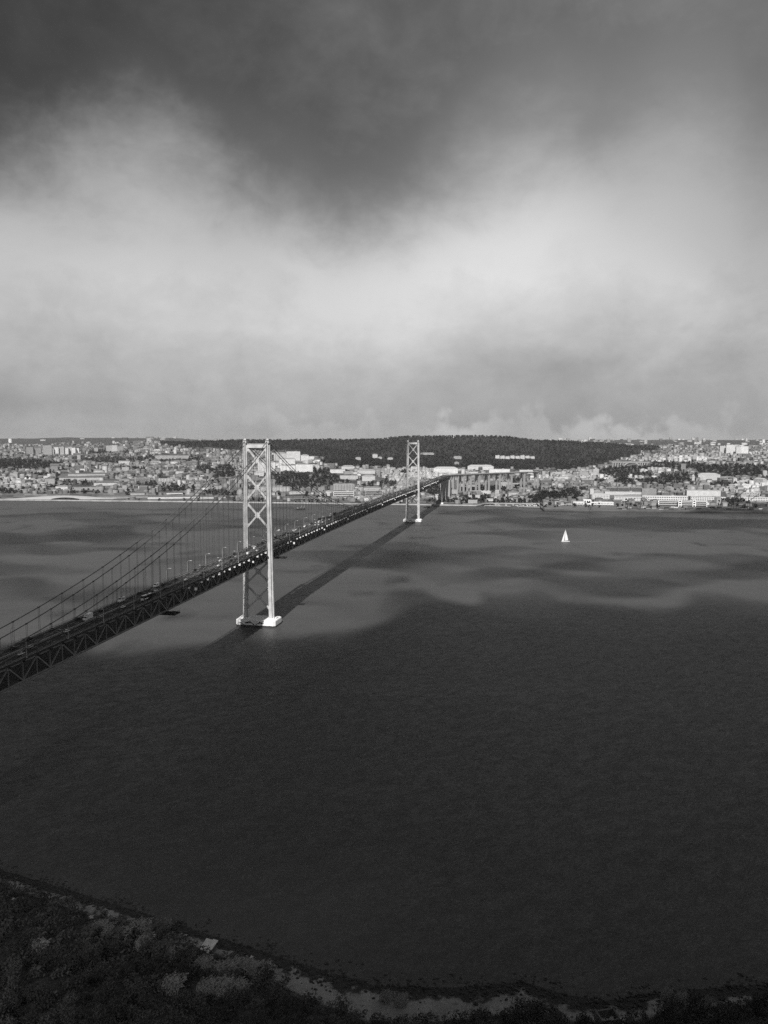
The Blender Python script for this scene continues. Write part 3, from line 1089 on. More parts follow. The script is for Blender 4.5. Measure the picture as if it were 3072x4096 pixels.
for i in range(0, spans + 1):
    s = i / spans
    p, t_ = vpt(s), vtan(s)
    nn = np.array([t_[1], -t_[0]])
    for sg in (-1, 1):
        q = p + nn * sg * 7.5
        g = float(land_z(q[0], q[1]))
        m = MB()
        ang = math.atan2(t_[1], t_[0])
        m.box((q[0], q[1], (g - 1 + 74.5 - s) / 2), (3.6, 6.4, 74.5 - s - g + 1), 0, ang)
        m.box((q[0], q[1], g + 1), (6, 8.5, 4), 0, ang)
        vpart(m.build("pier", conc_grey))

# ------------------------------------------------------------------ lamps, sign gantries and traffic on the bridge
lamp_mat = material("lamp_metal", .42, .5, .08, .5)
lamp_head = material("lamp_glass", .6, .3, .05, .5)
m = MB()
m.tube([(0, 0, 0), (0, 0, 8.6), (.25, 0, 9.7), (.9, 0, 10.4), (3.0, 0, 10.7)], .17, 6, r1=.09)
m.box((0, 0, .4), (.5, .5, .8))
lamp_pole = m.mesh("pole", lamp_mat)
m = MB()
m.add([(2.6, -.22, 10.55), (4.3, -.28, 10.62), (4.3, .28, 10.62), (2.6, .22, 10.55), (2.6, -.14, 10.8), (4.2, -.18, 10.86), (4.2, .18, 10.86), (2.6, .14, 10.8)], MB.BF)
lamp_h = m.mesh("lamp_head", lamp_head)
def road_z(t):
    return zc(t) + ROAD_UP
ORD = ["first", "second", "third", "fourth", "fifth", "sixth", "seventh", "eighth", "ninth", "tenth", "eleventh", "twelfth", "thirteenth", "fourteenth", "fifteenth", "sixteenth", "seventeenth",
       "eighteenth", "nineteenth", "twentieth", "twenty-first", "twenty-second", "twenty-third", "twenty-fourth", "twenty-fifth", "twenty-sixth", "twenty-seventh", "twenty-eighth"]
t = -470.0
while t < 1450:
    for off, rz in ((-11.9, 0.0), (11.9, math.pi)):
        tt = t + (18 if off > 0 else 0)
        if abs(tt) < 6 or abs(tt - SPAN) < 6:
            continue
        side = "west" if off < 0 else "east"
        where = ("before the near tower" if tt < 0 else "between the two towers" if tt < SPAN else "beyond the far tower")
        row = "far-side" if off < 0 else "near-side"
        if tt < 0: num = f"{ORD[int(-tt // 37)]} street lamp left of the near tower"
        elif tt < SPAN: num = f"{ORD[int(tt // 37)]} street lamp right of the near tower"
        else: num = f"{ORD[int((tt - SPAN) // 37)]} street lamp beyond the far tower"
        o = thing("street_lamp", f"{num} in the bridge's {row} row", "street lamp", bw3(tt, off, road_z(tt) - .3), -HEAD + rz,
                  f"{row} bridge lamps {where}")
        link("pole", lamp_pole, o)
        link("lamp_head", lamp_h, o)
    t += 37.0

sign_mat = material("sign_panel", .55, .6, .08, .5)
for t0, n, lab in ((-243.0, 2, "sign gantry over the roadway beside the camper van, left of the near tower"),
                   (92.0, 2, "pale sign gantry over the roadway just right of the near tower"),
                   (420.0, 3, "pale sign gantry over the roadway midway between the towers")):
    g = thing("sign_gantry", lab, "sign gantry", bw3(t0, -11.9, road_z(t0) - .3), -HEAD)
    m = MB()
    m.box((0, 0, 3.6), (.35, .35, 7.2))
    m.box((11.7, 0, 3.6), (.35, .35, 7.2))
    m.build("post", lamp_mat, g)
    m = MB()
    for z in (6.4, 7.3):
        m.beam((0, 0, z), (11.7, 0, z), .22, .22)
    for q in np.arange(.6, 11.6, 1.3):
        m.beam((q, 0, 6.4), (q + .65, 0, 7.3), .12, .12)
        m.beam((q + .65, 0, 7.3), (q + 1.3, 0, 6.4), .12, .12)
    m.build("truss_beam", lamp_mat, g)
    for i in range(n):
        link("sign_panel", MB().box((3.0 + i * 3.2, -.35, 7.4), (1.9, .18, 1.8)).mesh("sign_panel", sign_mat), g)

# vehicles ---------------------------------------------------------
paints = {'w': material("white_car_paint", .80, .28, .03, 1, spec=.5), 's': material("silver_car_paint", .42, .3, .03, 1, spec=.5),
          'd': material("dark_car_paint", .018, .25, .05, 1, spec=.5), 'g': material("grey_car_paint", .13, .3, .04, 1, spec=.5)}
glass = material("vehicle_glass", .012, .08, 0, spec=.6)
tyre = material("tyre_rubber", .02, .9, 0)
trim = material("vehicle_trim", .06, .6, 0)
lampw = material("headlamp_lens", .75, .2, 0)
def loft(m, secs, mi=0):
    """secs: list of rings (same length) along the length of a body"""
    n = len(secs[0])
    o = len(m.v)
    for s_ in secs:
        m.v.extend([tuple(p) for p in s_])
    for i in range(len(secs) - 1):
        for k in range(n):
            m.f.append((o + i * n + k, o + i * n + (k + 1) % n, o + (i + 1) * n + (k + 1) % n, o + (i + 1) * n + k)); m.mi.append(mi)
    m.f.append(tuple(range(o + n - 1, o - 1, -1))); m.mi.append(mi)
    m.f.append(tuple(o + (len(secs) - 1) * n + k for k in range(n))); m.mi.append(mi)
def ring(y, w, z0, z1, ch=.12):
    return [(-w + ch, y, z0), (w - ch, y, z0), (w, y, z0 + ch), (w, y, z1 - ch), (w - ch, y, z1), (-w + ch, y, z1), (-w, y, z1 - ch), (-w, y, z0 + ch)]
def car_meshes():
    b = MB()                                            # nose towards +y
    loft(b, [ring(-2.15, .72, .45, .85), ring(-2.05, .84, .3, .98), ring(-1.2, .88, .25, 1.0), ring(.6, .88, .25, .98), ring(1.6, .86, .27, .86), ring(2.05, .8, .33, .72), ring(2.15, .7, .4, .6)])
    c = MB()
    loft(c, [ring(-1.75, .70, .9, 1.02, .05), ring(-1.2, .70, .9, 1.38, .08), ring(-.2, .71, .9, 1.46, .08), ring(.35, .70, .9, 1.40, .08), ring(1.15, .72, .9, .98, .03)])
    r = MB()
    loft(r, [ring(-1.25, .60, 1.36, 1.44, .03), ring(-.2, .63, 1.42, 1.52, .03), ring(.4, .60, 1.34, 1.45, .03)])
    return b, c, r
cb, cg, cr = car_meshes()
wheel = MB().tube([(-.11, 0, 0), (.11, 0, 0)], .33, 12).mesh("wheel", tyre)
lampm = MB().box((0, 0, 0), (.32, .08, .14)).mesh("headlight", lampw)
glass_me = cg.mesh("window_glass", glass)
body_me = {k: cb.mesh("body", p) for k, p in paints.items()}
roof_me = {k: cr.mesh("roof_panel", p) for k, p in paints.items()}
far_me = {}
for k, p in paints.items():
    q = MB()
    q.v += cb.v; q.f += cb.f; q.mi += [0] * len(cb.f)
    q.add(cg.v, cg.f, 1)
    q.add(cr.v, cr.f, 0)
    for sx in (-.78, .78):
        for yy in (-1.3, 1.35):
            q.tube([(sx - .1, yy, .33), (sx + .1, yy, .33)], .33, 8, 2)
    far_me[k] = q.mesh("car", [p, glass, tyre])
tone = {'w': "white", 's': "silver", 'd': "dark", 'g': "grey"}
def place_car(t, off, k, label, group=None, detail=True):
    rz = -HEAD + (0 if off > 0 else math.pi)
    p = bw3(t, off, road_z(t) + .02)
    if not detail:
        o = link("car", far_me[k], None, p, rz)
        return tag(o, label, "car", group)
    o = thing("car", label, "car", p, rz, group)
    link("body", body_me[k], o)
    link("window_glass", glass_me, o)
    link("roof_panel", roof_me[k], o)
    for sx in (-.78, .78):
        for yy in (-1.3, 1.35):
            link("wheel", wheel, o, (sx, yy, .33))
        link("headlight", lampm, o, (sx * .72, 2.08, .62))
    return o
near = [(-374, 5.6, 'w', "white car nearest the left frame edge, in the near-side lanes of the bridge"),
        (-362, 2.2, 's', "silver car beside the median, second from the left frame edge on the bridge"),
        (-328, 2.2, 'w', "white car just left of the white box truck, beside the median"),
        (-326, -8.8, 'g', "grey car on the far-side outer lane left of the white box truck"),
        (-329, -2.2, 'g', "grey car on the far-side lane by the median, left of the box truck"),
        (-347, -8.8, 'd', "dark car on the far-side outer lane near the left frame edge"),
        (-366, -5.5, 'd', "dark car on the far-side middle lane at the left frame edge"),
        (-292, 2.2, 's', "silver car just right of the white box truck, beside the median"),
        (-277, -6.2, 'd', "dark car on the far-side lanes between the box truck and camper van"),
        (-300, -9.2, 'd', "dark car on the far-side outer lane level with the white box truck"),
        (-264, 2.2, 'w', "white car below the camper van, left of the white-roofed bus"),
        (-211, -1.9, 'w', "white car on the median-side lane below the white panel van"),
        (-209, -5.4, 's', "silver car beside the white car below the white panel van"),
        (-190, -6.8, 'd', "dark car just right of the white panel van"),
        (-203, 2.2, 'd', "dark car right of the white-roofed bus beside the median"),
        (-222, -9.2, 'd', "dark car between the camper van and the white panel van"),
        (-222, 2.2, 'd', "dark car directly above the white-roofed bus"),
        (-169, -6.8, 'd', "dark car in the far-side lanes with one white car level across the median"),
        (-168, 2.0, 'w', "lone white car near the median between the panel van and the near tower"),
        (-113, -8.8, 'd', "dark car on the far-side outer lane left of the near tower, third from it"),
        (-128, -9.2, 'd', "dark car following another on the far-side outer lane left of the near tower"),
        (-135, 2.2, 'd', "dark car on the near-side lane by the median left of the near tower"),
        (-147, 5.6, 'd', "dark car on the near-side middle lane left of the near tower"),
        (-104, 2.2, 'w', "white car on the near-side lane by the median left of the near tower"),
        (-80, -6.8, 'w', "white car on the far-side lanes left of the near tower"),
        (-61, -5.5, 'd', "dark car on the far-side middle lane close left of the near tower"),
        (-54, -2.0, 's', "silver car by the median close left of the near tower"),
        (-75, 2.2, 'd', "dark car on the near-side lane by the median close left of the near tower"),
        (-42, -8.8, 'd', "dark car on the far-side outer lane close left of the near tower"),
        (-20, -5.5, 'g', "grey car about to pass the left leg of the near tower"),
        (9, -8.8, 'w', "white car on the far-side outer lane between the near tower's legs"),
        (-17, 5.6, 'w', "white car on the near-side middle lane between the near tower's legs")]
for t, off, k, lab in near:
    place_car(t, off, k, lab)
far = [(36, -8.8, 'd'), (81, -8.8, 'd'), (95, -5.4, 'd'), (137, -5.5, 'w'), (144, -9, 'w'), (149, -7, 'w'), (169, -9, 'd'), (161, -5.5, 'd'), (220, -9, 'd'), (200, -5.6, 'w'), (201, 2.2, 'w'),
       (206, 5.4, 'w'), (228, -5.5, 'w'), (258, -5.6, 'w'), (251, -2.2, 'd'), (234, 2.2, 'w'), (282, -8.9, 'd'), (268, 2.1, 'w'), (294, -5.6, 'd'), (365, -5.6, 'd'), (399, -9, 'd'),
       (425, -8.8, 'd'), (428, 2.2, 'w'), (444, -2.2, 'w'), (469, -5.6, 'd'), (487, -8.9, 'w'), (528, -9, 'w'), (529, -5.4, 'd'), (494, -2.2, 'w'), (536, 2.2, 'w'), (582, -8.9, 'w'),
       (120, 5.5, 'd'), (176, 9, 'g'), (310, 5.5, 'd'), (340, 2.2, 'w'), (390, 5.6, 's')]
rr = random.Random(3)
for i in range(30):
    far.append((600 + i * 24 + rr.uniform(-8, 8), rr.choice((-9, -5.5, -2.2, 2.2, 5.5)), rr.choice('wwwsdgd')))
for t, off, k in far:
    seg = "between the two towers" if t < SPAN else "beyond the far tower"
    side = "far-side" if off < 0 else "near-side"
    place_car(t, off, k, f"small {tone[k]} car in the {side} lanes of the bridge {seg}", f"{tone[k]} cars, {side} lanes, {seg}", detail=False)

def box_vehicle(name, label, cat, t, off, L, wd, h, kind):
    rz = -HEAD + (0 if off > 0 else math.pi)
    o = thing(name, label, cat, bw3(t, off, road_z(t) + .02), rz)
    a = wd / 2
    pw = paints['w']
    if kind == 'truck':
        m = MB().box((0, -L * .12, 1.0 + (h - 1.0) / 2), (wd, L * .72, h - 1.0))
        m.box((0, -L * .12, .85), (wd * .8, L * .74, .25))
        m.build("cargo_box", pw, o)
        c = MB()
        loft(c, [ring(L * .26, a * .95, .5, h * .78), ring(L * .40, a * .95, .45, h * .74), ring(L * .47, a * .93, .45, 1.5), ring(L * .5, a * .9, .5, 1.25)])
        c.build("cab", pw, o)
        MB().box((0, L * .44, h * .57), (wd * .86, .35, .62)).build("windscreen", glass, o)
        m = MB()
        for q in np.linspace(-L * .44, L * .2, 6):
            m.box((a + .015, q, 1.0 + (h - 1) / 2), (.03, .06, h - 1.1))
            m.box((-a - .015, q, 1.0 + (h - 1) / 2), (.03, .06, h - 1.1))
        m.box((0, L * .242, 1.0 + (h - 1) / 2), (.12, .03, h - 1.1))
        m.build("panel_seam", trim, o)
    elif kind == 'bus':
        b = MB()
        loft(b, [ring(-L / 2, a * .96, .45, h * .96, .2), ring(-L / 2 + .3, a, .35, h, .2), ring(L / 2 - .5, a, .35, h, .2), ring(L / 2, a * .95, .4, h * .92, .25)])
        b.build("body", paints['d'], o)
        MB().box((0, -.2, h + .03), (wd * .86, L * .93, .14)).build("roof_panel", pw, o)
        MB().box((0, L * .08, h + .2), (wd * .5, 2.4, .28)).build("roof_unit", material("roof_unit_grey", .3, .6, 0), o)
        for sx in (-1, 1):
            MB().box((sx * (a + .012), -.3, h * .66), (.03, L * .86, h * .28)).build("window_band", glass, o)
            MB().box((sx * (a + .015), -L * .22, h * .36), (.03, L * .42, h * .22)).build("side_stripe", pw, o)
        MB().box((0, L / 2 + .01, h * .62), (wd * .84, .05, h * .36)).build("windscreen", glass, o)
        MB().box((0, L / 2 + .02, h * .3), (wd * .9, .07, h * .22)).build("front_panel", pw, o)
        MB().box((0, -L / 2 - .01, h * .36), (wd * .84, .07, h * .42)).build("rear_panel", pw, o)
    else:
        b = MB()
        loft(b, [ring(-L / 2, a * .95, .45, h * .97, .15), ring(-L / 2 + .3, a, .35, h, .15), ring(L * .16, a, .35, h * .98, .15), ring(L * .33, a * .97, .35, h * .62, .12), ring(L / 2 - .1, a * .93, .38, h * .46, .12), ring(L / 2, a * .85, .42, h * .4)])
        b.build("body", pw, o)
        m = MB()
        vs = [(-a * .82, L * .175, h * .93), (a * .82, L * .175, h * .93), (a * .86, L * .325, h * .645), (-a * .86, L * .325, h * .645)]
        m.add([(x, y + .03, z + .02) for x, y, z in vs] + [(x, y - .05, z - .05) for x, y, z in vs], [(0, 1, 2, 3), (7, 6, 5, 4), (0, 4, 5, 1), (1, 5, 6, 2), (2, 6, 7, 3), (3, 7, 4, 0)])
        m.build("windscreen", glass, o)
        for sx in (-1, 1):
            MB().box((sx * (a + .01), L * .06, h * .72), (.03, L * .2, h * .24)).build("side_window", glass, o)
        if kind == 'camper':
            MB().box((0, -L * .1, h + .06), (wd * .55, L * .3, .16)).build("roof_hatch", trim, o)
            for sx in (-1, 1):
                MB().box((sx * (a + .01), -L * .22, h * .7), (.03, L * .22, h * .22)).build("side_window", glass, o)
    for sx in (-a + .12, a - .12):
        for yy in (-L * .3, L * .33):
            link("wheel", wheel, o, (sx, yy, .36))
    return o
box_vehicle("box_truck", "white box truck with a tall cargo body on the left part of the bridge", "truck", -299, -2.2, 8.0, 2.6, 4.0, 'truck')
box_vehicle("camper_van", "white camper van with a dark roof hatch under the sign gantry", "van", -248, -8.8, 7.2, 2.4, 3.2, 'camper')
box_vehicle("bus", "long dark coach with a white roof in the near-side lanes", "bus", -238, 5.6, 13.0, 2.55, 3.6, 'bus')
box_vehicle("panel_van", "white panel van on the far-side outer lane right of the camper van", "van", -197, -8.9, 6.6, 2.2, 2.9, 'van')
box_vehicle("delivery_van", "small white van on the far side between the near tower's legs", "van", -4, -2.2, 5.6, 2.0, 2.5, 'van')
box_vehicle("delivery_van", "small white van in the near-side lanes just left of the near tower's right leg", "van", -38, 4.4, 5.6, 2.0, 2.4, 'van')
for t, off in ((180, -5.6), (233, -2.4), (313, -8.8)):
    tag(box_vehicle("delivery_van", "small white van in the far-side lanes between the two towers", "van", t, off, 5.6, 2.0, 2.5, 'van'), group="white vans between the two towers")
for t, off in ((257, -9), (337, -8.8)):
    o = box_vehicle("lorry", "dark-looking lorry in the far-side outer lane between the two towers", "truck", t, off, 9.5, 2.5, 3.7, 'truck')
    o['group'] = "lorries between the two towers"
    for ch in o.children:
        if ch.name.startswith(("cargo_box", "cab")):
            ch.data.materials[0] = paints['d']

# ------------------------------------------------------------------ boats
sail_mat = material("sail_cloth", .85, .9, .03, .3)
hull_w = material("white_hull", .75, .4, .04, .4)
hull_d = material("dark_hull", .03, .5, .2, .4)
mast_mat = material("mast_metal", .45, .4, 0)
def hull(L, w, h, mat, name="hull", parent=None, sheer=.5):
    m = MB()
    secs = []
    for s in np.linspace(-.5, .5, 11):
        q = (1 - (max(s, 0) / .5) ** 2.2) * (.82 + .18 * min(1, (s + .5) / .25))
        a = max(w / 2 * q, .04)
        top = h + sheer * (2 * max(s, 0)) ** 2 + .2 * sheer * (2 * min(s, 0)) ** 2
        secs.append([(-a * .7, s * L, -.5), (a * .7, s * L, -.5), (a, s * L, top * .5), (a, s * L, top), (-a, s * L, top), (-a, s * L, top * .5)])
    loft(m, secs)
    return m.build(name, mat, parent)
p = on_level(2262, 2167)
y = thing("sailing_yacht", "white sailing yacht under full sail alone on open water at right", "yacht", (p[0], p[1], 0), R(98))
L, Hm = 15.5, 23.0
hull(L, 4.2, 1.3, hull_w, "hull", y)
MB().box((0, -.8, 1.75), (2.4, 5.5, .8)).build("cabin", hull_w, y)
MB().box((0, -.8, 1.8), (2.46, 4.6, .3)).build("cabin_window", glass, y)
MB().tube([(0, 1.2, 1.2), (0, 1.0, Hm + 1)], .13, 6).build("mast", mast_mat, y)
MB().tube([(0, 1.1, 2.6), (.9, -5.6, 2.7)], .11, 6).build("boom", mast_mat, y)
def sail(name, a, b, c, belly, parent):
    """triangle a (head) b (tack) c (clew) with a curved belly"""
    A, B, C = map(Vector, (a, b, c))
    n = 10
    nrm = (B - A).cross(C - A).normalized()
    m = MB()
    idx = {}
    for s in (0, .05):
        for i in range(n + 1):
            for j in range(i + 1):
                u = i / n
                w = j / i if i else 0
                q = A + (B - A) * u * (1 - w) + (C - A) * u * w
                roach = .55 * math.sin(math.pi * u) * w
                q = q + (C - B).normalized() * roach + nrm * (belly * math.sin(math.pi * w) * math.sin(math.pi * min(u, .98)) ** .5 * (.3 + .7 * u) + s)
                idx[s, i, j] = len(m.v)
                m.v.append(tuple(q))
        for i in range(n):
            for j in range(i + 1):
                f = [(idx[s, i, j], idx[s, i + 1, j], idx[s, i + 1, j + 1])]
                if j < i:
                    f.append((idx[s, i, j], idx[s, i + 1, j + 1], idx[s, i, j + 1]))
                for q in f:
                    m.f.append(q if s else q[::-1]); m.mi.append(0)
    return m.build(name, sail_mat, parent, smooth=True)
m = MB()
wv = [(.6 * math.sin(q * .35) + s * (.25 + q * .012), -L / 2 - q, .03) for q in np.arange(0, 62, 4.0) for s in (-1, 1)]
m.add(wv, [(2 * i, 2 * i + 1, 2 * i + 3, 2 * i + 2) for i in range(len(wv) // 2 - 1)])
m.build("wake", material("wake_foam", .30, .7, .5, .6), y)
sail("mainsail", (0, .9, Hm + .6), (0, .9, 2.9), (1.0, -5.6, 3.0), .9, y)
sail("jib", (0, 1.3, Hm - 1.5), (0, 7.4, 1.9), (1.1, 2.1, 2.1), .7, y)

def workboat(name, label, px, L, w, h, rz, kind):
    p = on_level(*px)
    o = thing(name, label, "boat", (p[0], p[1], 0), rz)
    hull(L, w, h, hull_d, "hull", o, sheer=1.6)
    if kind == 'rig':
        MB().box((0, -L * .33, h + 1.6), (w * .6, L * .16, 3.2)).build("wheelhouse", material("wheelhouse_paint", .3, .6, .1, .5), o)
        for q in (-.08, .22):
            MB().tube([(0, L * q, h - .3), (0, L * q + 5.5, h + 9.5)], .3, 6).build("derrick_boom", mast_mat, o)
            MB().tube([(0, L * q + 2.2, h - .3), (0, L * q + 5.4, h + 9.4)], .14, 5).build("derrick_stay", mast_mat, o)
        MB().box((0, L * .08, h + .4), (w * .55, L * .4, .9)).build("hatch_coaming", hull_d, o)
    else:
        MB().box((0, L * .1, h + 1.3), (w * .6, L * .26, 2.6)).build("wheelhouse", hull_d, o)
        MB().tube([(0, -.5, h), (0, -.5, h + 5.5)], .15, 5).build("mast", hull_d, o)
    return o
workboat("derrick_boat", "dark work boat with two pale raised booms left of midriver bridge deck", (1203, 2039), 25, 7, 3.2, R(-88), 'rig')
workboat("tug", "small dark tug moored by the far bank right of the far tower", (1707, 2031), 18, 6, 2.6, R(-80), 'tug')

# ------------------------------------------------------------------ town on the far bank
def wall_material(name, v=None, win=.45, fw=2.9, fh=3.2, dark=.10):
    """plaster with rows of windows too far away to be told apart; tone from the mesh when v is None"""
    if name in MATS:
        return MATS[name]
    m = bpy.data.materials.new(name)
    m.use_nodes = True
    T = NT(m.node_tree)
    b = m.node_tree.nodes['Principled BSDF']
    b.inputs['Roughness'].default_value = .9
    b.inputs['Specular IOR Level'].default_value = .15
    g = T.n('ShaderNodeNewGeometry')
    pos, nor = g.outputs['Position'], g.outputs['True Normal']
    sp, sn = T.n('ShaderNodeSeparateXYZ'), T.n('ShaderNodeSeparateXYZ')
    T.put(sp.inputs[0], pos); T.put(sn.inputs[0], nor)
    along = T.m('SUBTRACT', T.m('MULTIPLY', sp.outputs[1], sn.outputs[0]), T.m('MULTIPLY', sp.outputs[0], sn.outputs[1]))
    fx = T.m('FRACT', T.m('DIVIDE', along, fw))
    fz = T.m('FRACT', T.m('DIVIDE', sp.outputs[2], fh))
    wx = T.m('MULTIPLY', T.m('GREATER_THAN', fx, .30), T.m('LESS_THAN', fx, .30 + win))
    wz = T.m('MULTIPLY', T.m('GREATER_THAN', fz, .28), T.m('LESS_THAN', fz, .78))
    side = T.m('LESS_THAN', T.m('ABSOLUTE', sn.outputs[2]), .3)
    mask = T.m('MULTIPLY', T.m('MULTIPLY', wx, wz), side)
    if v is None:
        at = T.n('ShaderNodeAttribute', attribute_name='tone', attribute_type='GEOMETRY')
        v = at.outputs['Fac']
    nz = T.noise(pos, .09, 4, .6)
    vv = T.m('MULTIPLY', v, T.lin(nz, .25, .75, .85, 1.15))
    vv = T.mixf(mask, vv, T.m('MULTIPLY', vv, dark))
    T.put(b.inputs['Base Color'], T.grey(vv))
    MATS[name] = m
    return m
def roof_material(name, v=None):
    if name in MATS:
        return MATS[name]
    m = bpy.data.materials.new(name)
    m.use_nodes = True
    T = NT(m.node_tree)
    b = m.node_tree.nodes['Principled BSDF']
    b.inputs['Roughness'].default_value = .9
    b.inputs['Specular IOR Level'].default_value = .15
    pos = T.n('ShaderNodeNewGeometry').outputs['Position']
    if v is None:
        v = T.n('ShaderNodeAttribute', attribute_name='tone', attribute_type='GEOMETRY').outputs['Fac']
    nz = T.noise(pos, .2, 4, .65)
    T.put(b.inputs['Base Color'], T.grey(T.m('MULTIPLY', v, T.lin(nz, .25, .75, .75, 1.25))))
    MATS[name] = m
    return m
WALLS = {q: wall_material("plaster_%02d" % int(q * 100), q) for q in (.18, .30, .42, .55, .68, .80)}
ROOFS = {q: roof_material("roof_tiles_%02d" % int(q * 100), q) for q in (.08, .13, .20, .30, .45)}
def near_key(d, v):
    return min(d, key=lambda q: abs(q - v))
plain = {q: material("render_%02d" % int(q * 100), q, .85, .1, .08) for q in (.10, .25, .40, .55, .70, .82)}
win_dark = material("dark_panes", .025, .25, .2, .3, spec=.5)
BLOCKED = []           # pixel boxes already taken by landmarks

def site(px, py):
    x, y_, z = on_land(px, py)
    return x, y_, z
def landmark(name, label, cat, x0, x1, ybase, ytop, deep, v=.7, roof='flat', rv=.3, rows=0, cols=0, bands=0, turn=0.0, rh=None, group=None, win_w=.55, win_h=.5, rise=0.0):
    """building whose foot spans x0..x1 at ybase and whose eaves reach ytop in the photograph"""
    cx = (x0 + x1) / 2
    X, Y, Z = site(cx, ybase)
    w = (x1 - x0) / FPX * Y
    h = max((ybase - ytop) / FPX * Y, 3.0)
    BLOCKED.append((x0 - 3, x1 + 3, ytop - 4, ybase + 6))
    rz = -math.atan2(X, Y) * .6 + turn
    o = thing(name, label, cat, (X, Y + deep / 2, Z - 1.0 + rise), rz, group)
    a, b = w / 2, deep / 2
    H = h + 1.0
    wm_ = plain[near_key(plain, v)] if (rows or bands) else wall_material("facade_%02d" % int(v * 100), v)
    MB().box((0, 0, H / 2), (w, deep, H)).build("wall", wm_, o)
    rm = ROOFS[near_key(ROOFS, rv)]
    rh = rh if rh is not None else min(deep, w) * .22
    e = .5
    if roof == 'flat':
        m = MB()
        m.box((0, 0, H + .25), (w + .6, deep + .6, .5))
        m.box((w * .18, deep * .1, H + 1.4), (min(w * .2, 8), min(deep * .4, 6), 2.0))
        m.build("roof", rm, o)
    elif roof == 'hip':
        k = min(a * .9, b)
        vs = [(-a - e, -b - e, H), (a + e, -b - e, H), (a + e, b + e, H), (-a - e, b + e, H), (-a + k, 0, H + rh), (a - k, 0, H + rh)]
        MB().add(vs, [(0, 1, 5, 4), (1, 2, 5), (2, 3, 4, 5), (3, 0, 4), (3, 2, 1, 0)]).build("roof", rm, o)
    elif roof == 'gable':
        vs = [(-a - e, -b - e, H), (a + e, -b - e, H), (a + e, b + e, H), (-a - e, b + e, H), (-a - e, 0, H + rh), (a + e, 0, H + rh)]
        MB().add(vs, [(0, 1, 5, 4), (1, 2, 5), (2, 3, 4, 5), (3, 0, 4), (3, 2, 1, 0)]).build("roof", rm, o)
    elif roof == 'saw':
        m = MB()
        n = max(3, int(w / 18))
        for i in range(n):
            u0, u1 = -a + w * i / n, -a + w * (i + 1) / n
            m.add([(u0, -b, H), (u1, -b, H), ((u0 + u1) / 2, -b, H + rh), (u0, b, H), (u1, b, H), ((u0 + u1) / 2, b, H + rh)], [(0, 1, 2), (5, 4, 3), (0, 2, 5, 3), (1, 4, 5, 2), (0, 3, 4, 1)])
        m.build("roof", rm, o)
    if rows and cols:
        cw, chh = w / cols, H / (rows + .35)
        wme = MB().box((0, 0, 0), (cw * win_w, .5, chh * win_h)).mesh("window", win_dark)
        for i in range(cols):
            for j in range(rows):
                link("window", wme, o, (-a + cw * (i + .5), -b - .1, 1.0 + chh * (j + .55)))
    if bands:
        chh = (H - 1) / bands
        bme = MB().box((0, 0, 0), (w * .96, .8, chh * .46)).mesh("window_band", win_dark)
        for j in range(bands):
            link("window_band", bme, o, (0, -b - .15, 1.0 + chh * (j + .5)))
        sme = MB().box((0, 0, 0), (w + .4, 1.8, chh * .16)).mesh("balcony_slab", wm_)
        for j in range(bands):
            link("balcony_slab", sme, o, (0, -b - .7, 1.0 + chh * (j + .12)))
    return o

# left waterfront -----------------------------------------------------
X, Y, Z = site(255, 1996)
o = thing("riverside_gallery", "low white building with a swooping roof and dark lens-shaped mouth on the left waterfront", "museum", (X, Y, 3.0))
BLOCKED.append((0, 500, 1978, 2010))
m = MB()
nx = 40
prof = []
half = 186.0
for i in range(nx + 1):
    s = -1 + 2 * i / nx
    prof.append((s * half, 1.2 + 10.5 * math.cos(s * math.pi / 2) ** 1.5))
vs, fs = [], []
for x_, z_ in prof:
    vs += [(x_, -8 - 5 * (z_ / 11), 0), (x_, -6, z_ * .62), (x_, 12, z_), (x_, 40, z_ * .55), (x_, 55, 0)]
for i in range(nx):
    for k in range(4):
        fs.append((5 * i + k, 5 * i + 5 + k, 5 * i + 6 + k, 5 * i + 1 + k))
m.add(vs, fs)
m.build("shell_roof", plain[.40], o, smooth=True)
m = MB()
nn = 24
up_, dn_ = [], []
for i in range(nn + 1):
    s = -1 + 2 * i / nn
    up_.append((10 + s * 44, 2.4 + 4.6 * (1 - s * s)))
    dn_.append((10 + s * 44, 2.4 + .6 * (1 - s * s)))
m.prism([(x, z) for x, z in dn_] + [(x, z) for x, z in up_[::-1]], -15.0, -10.4)
m.build("entrance_mouth", win_dark, o)

sheds = [(390, 585, 1993, 1986, .35, "gable", "long low grey shed on the left waterfront right of the swooping white roof"),
         (592, 790, 1995, 1988, .70, "gable", "long white quayside shed on the left waterfront"),
         (800, 900, 1994, 1988, .55, "gable", "short pale quayside shed just left of the near tower"),
         (665, 735, 1977, 1972, .70, "hip", "low white hall with hip roof behind the left quayside sheds"),
         (1130, 1260, 1996, 1990, .25, "gable", "dark low quayside shed between the towers"),
         (520, 575, 1980, 1973, .45, "gable", "grey warehouse behind the left waterfront trees"),
         (290, 390, 1962, 1948, .40, "flat", "wide blank grey building above the swooping white roof"),
         (375, 468, 1942, 1932, .62, "hip", "long pale palace-like block with regular rows on the left bank"),
         (240, 400, 1922, 1911, .52, "hip", "very long pale barracks block above the left bank"),
         (275, 430, 1903, 1896, .48, "gable", "long thin pale terrace high on the left bank")]
for x0, x1, yb, yt, v, rf, lab in sheds:
    landmark("warehouse" if "shed" in lab else "hall", lab, "warehouse" if "shed" in lab else "building", x0, x1, yb, yt, 22, v, rf, .16, rh=3.5)
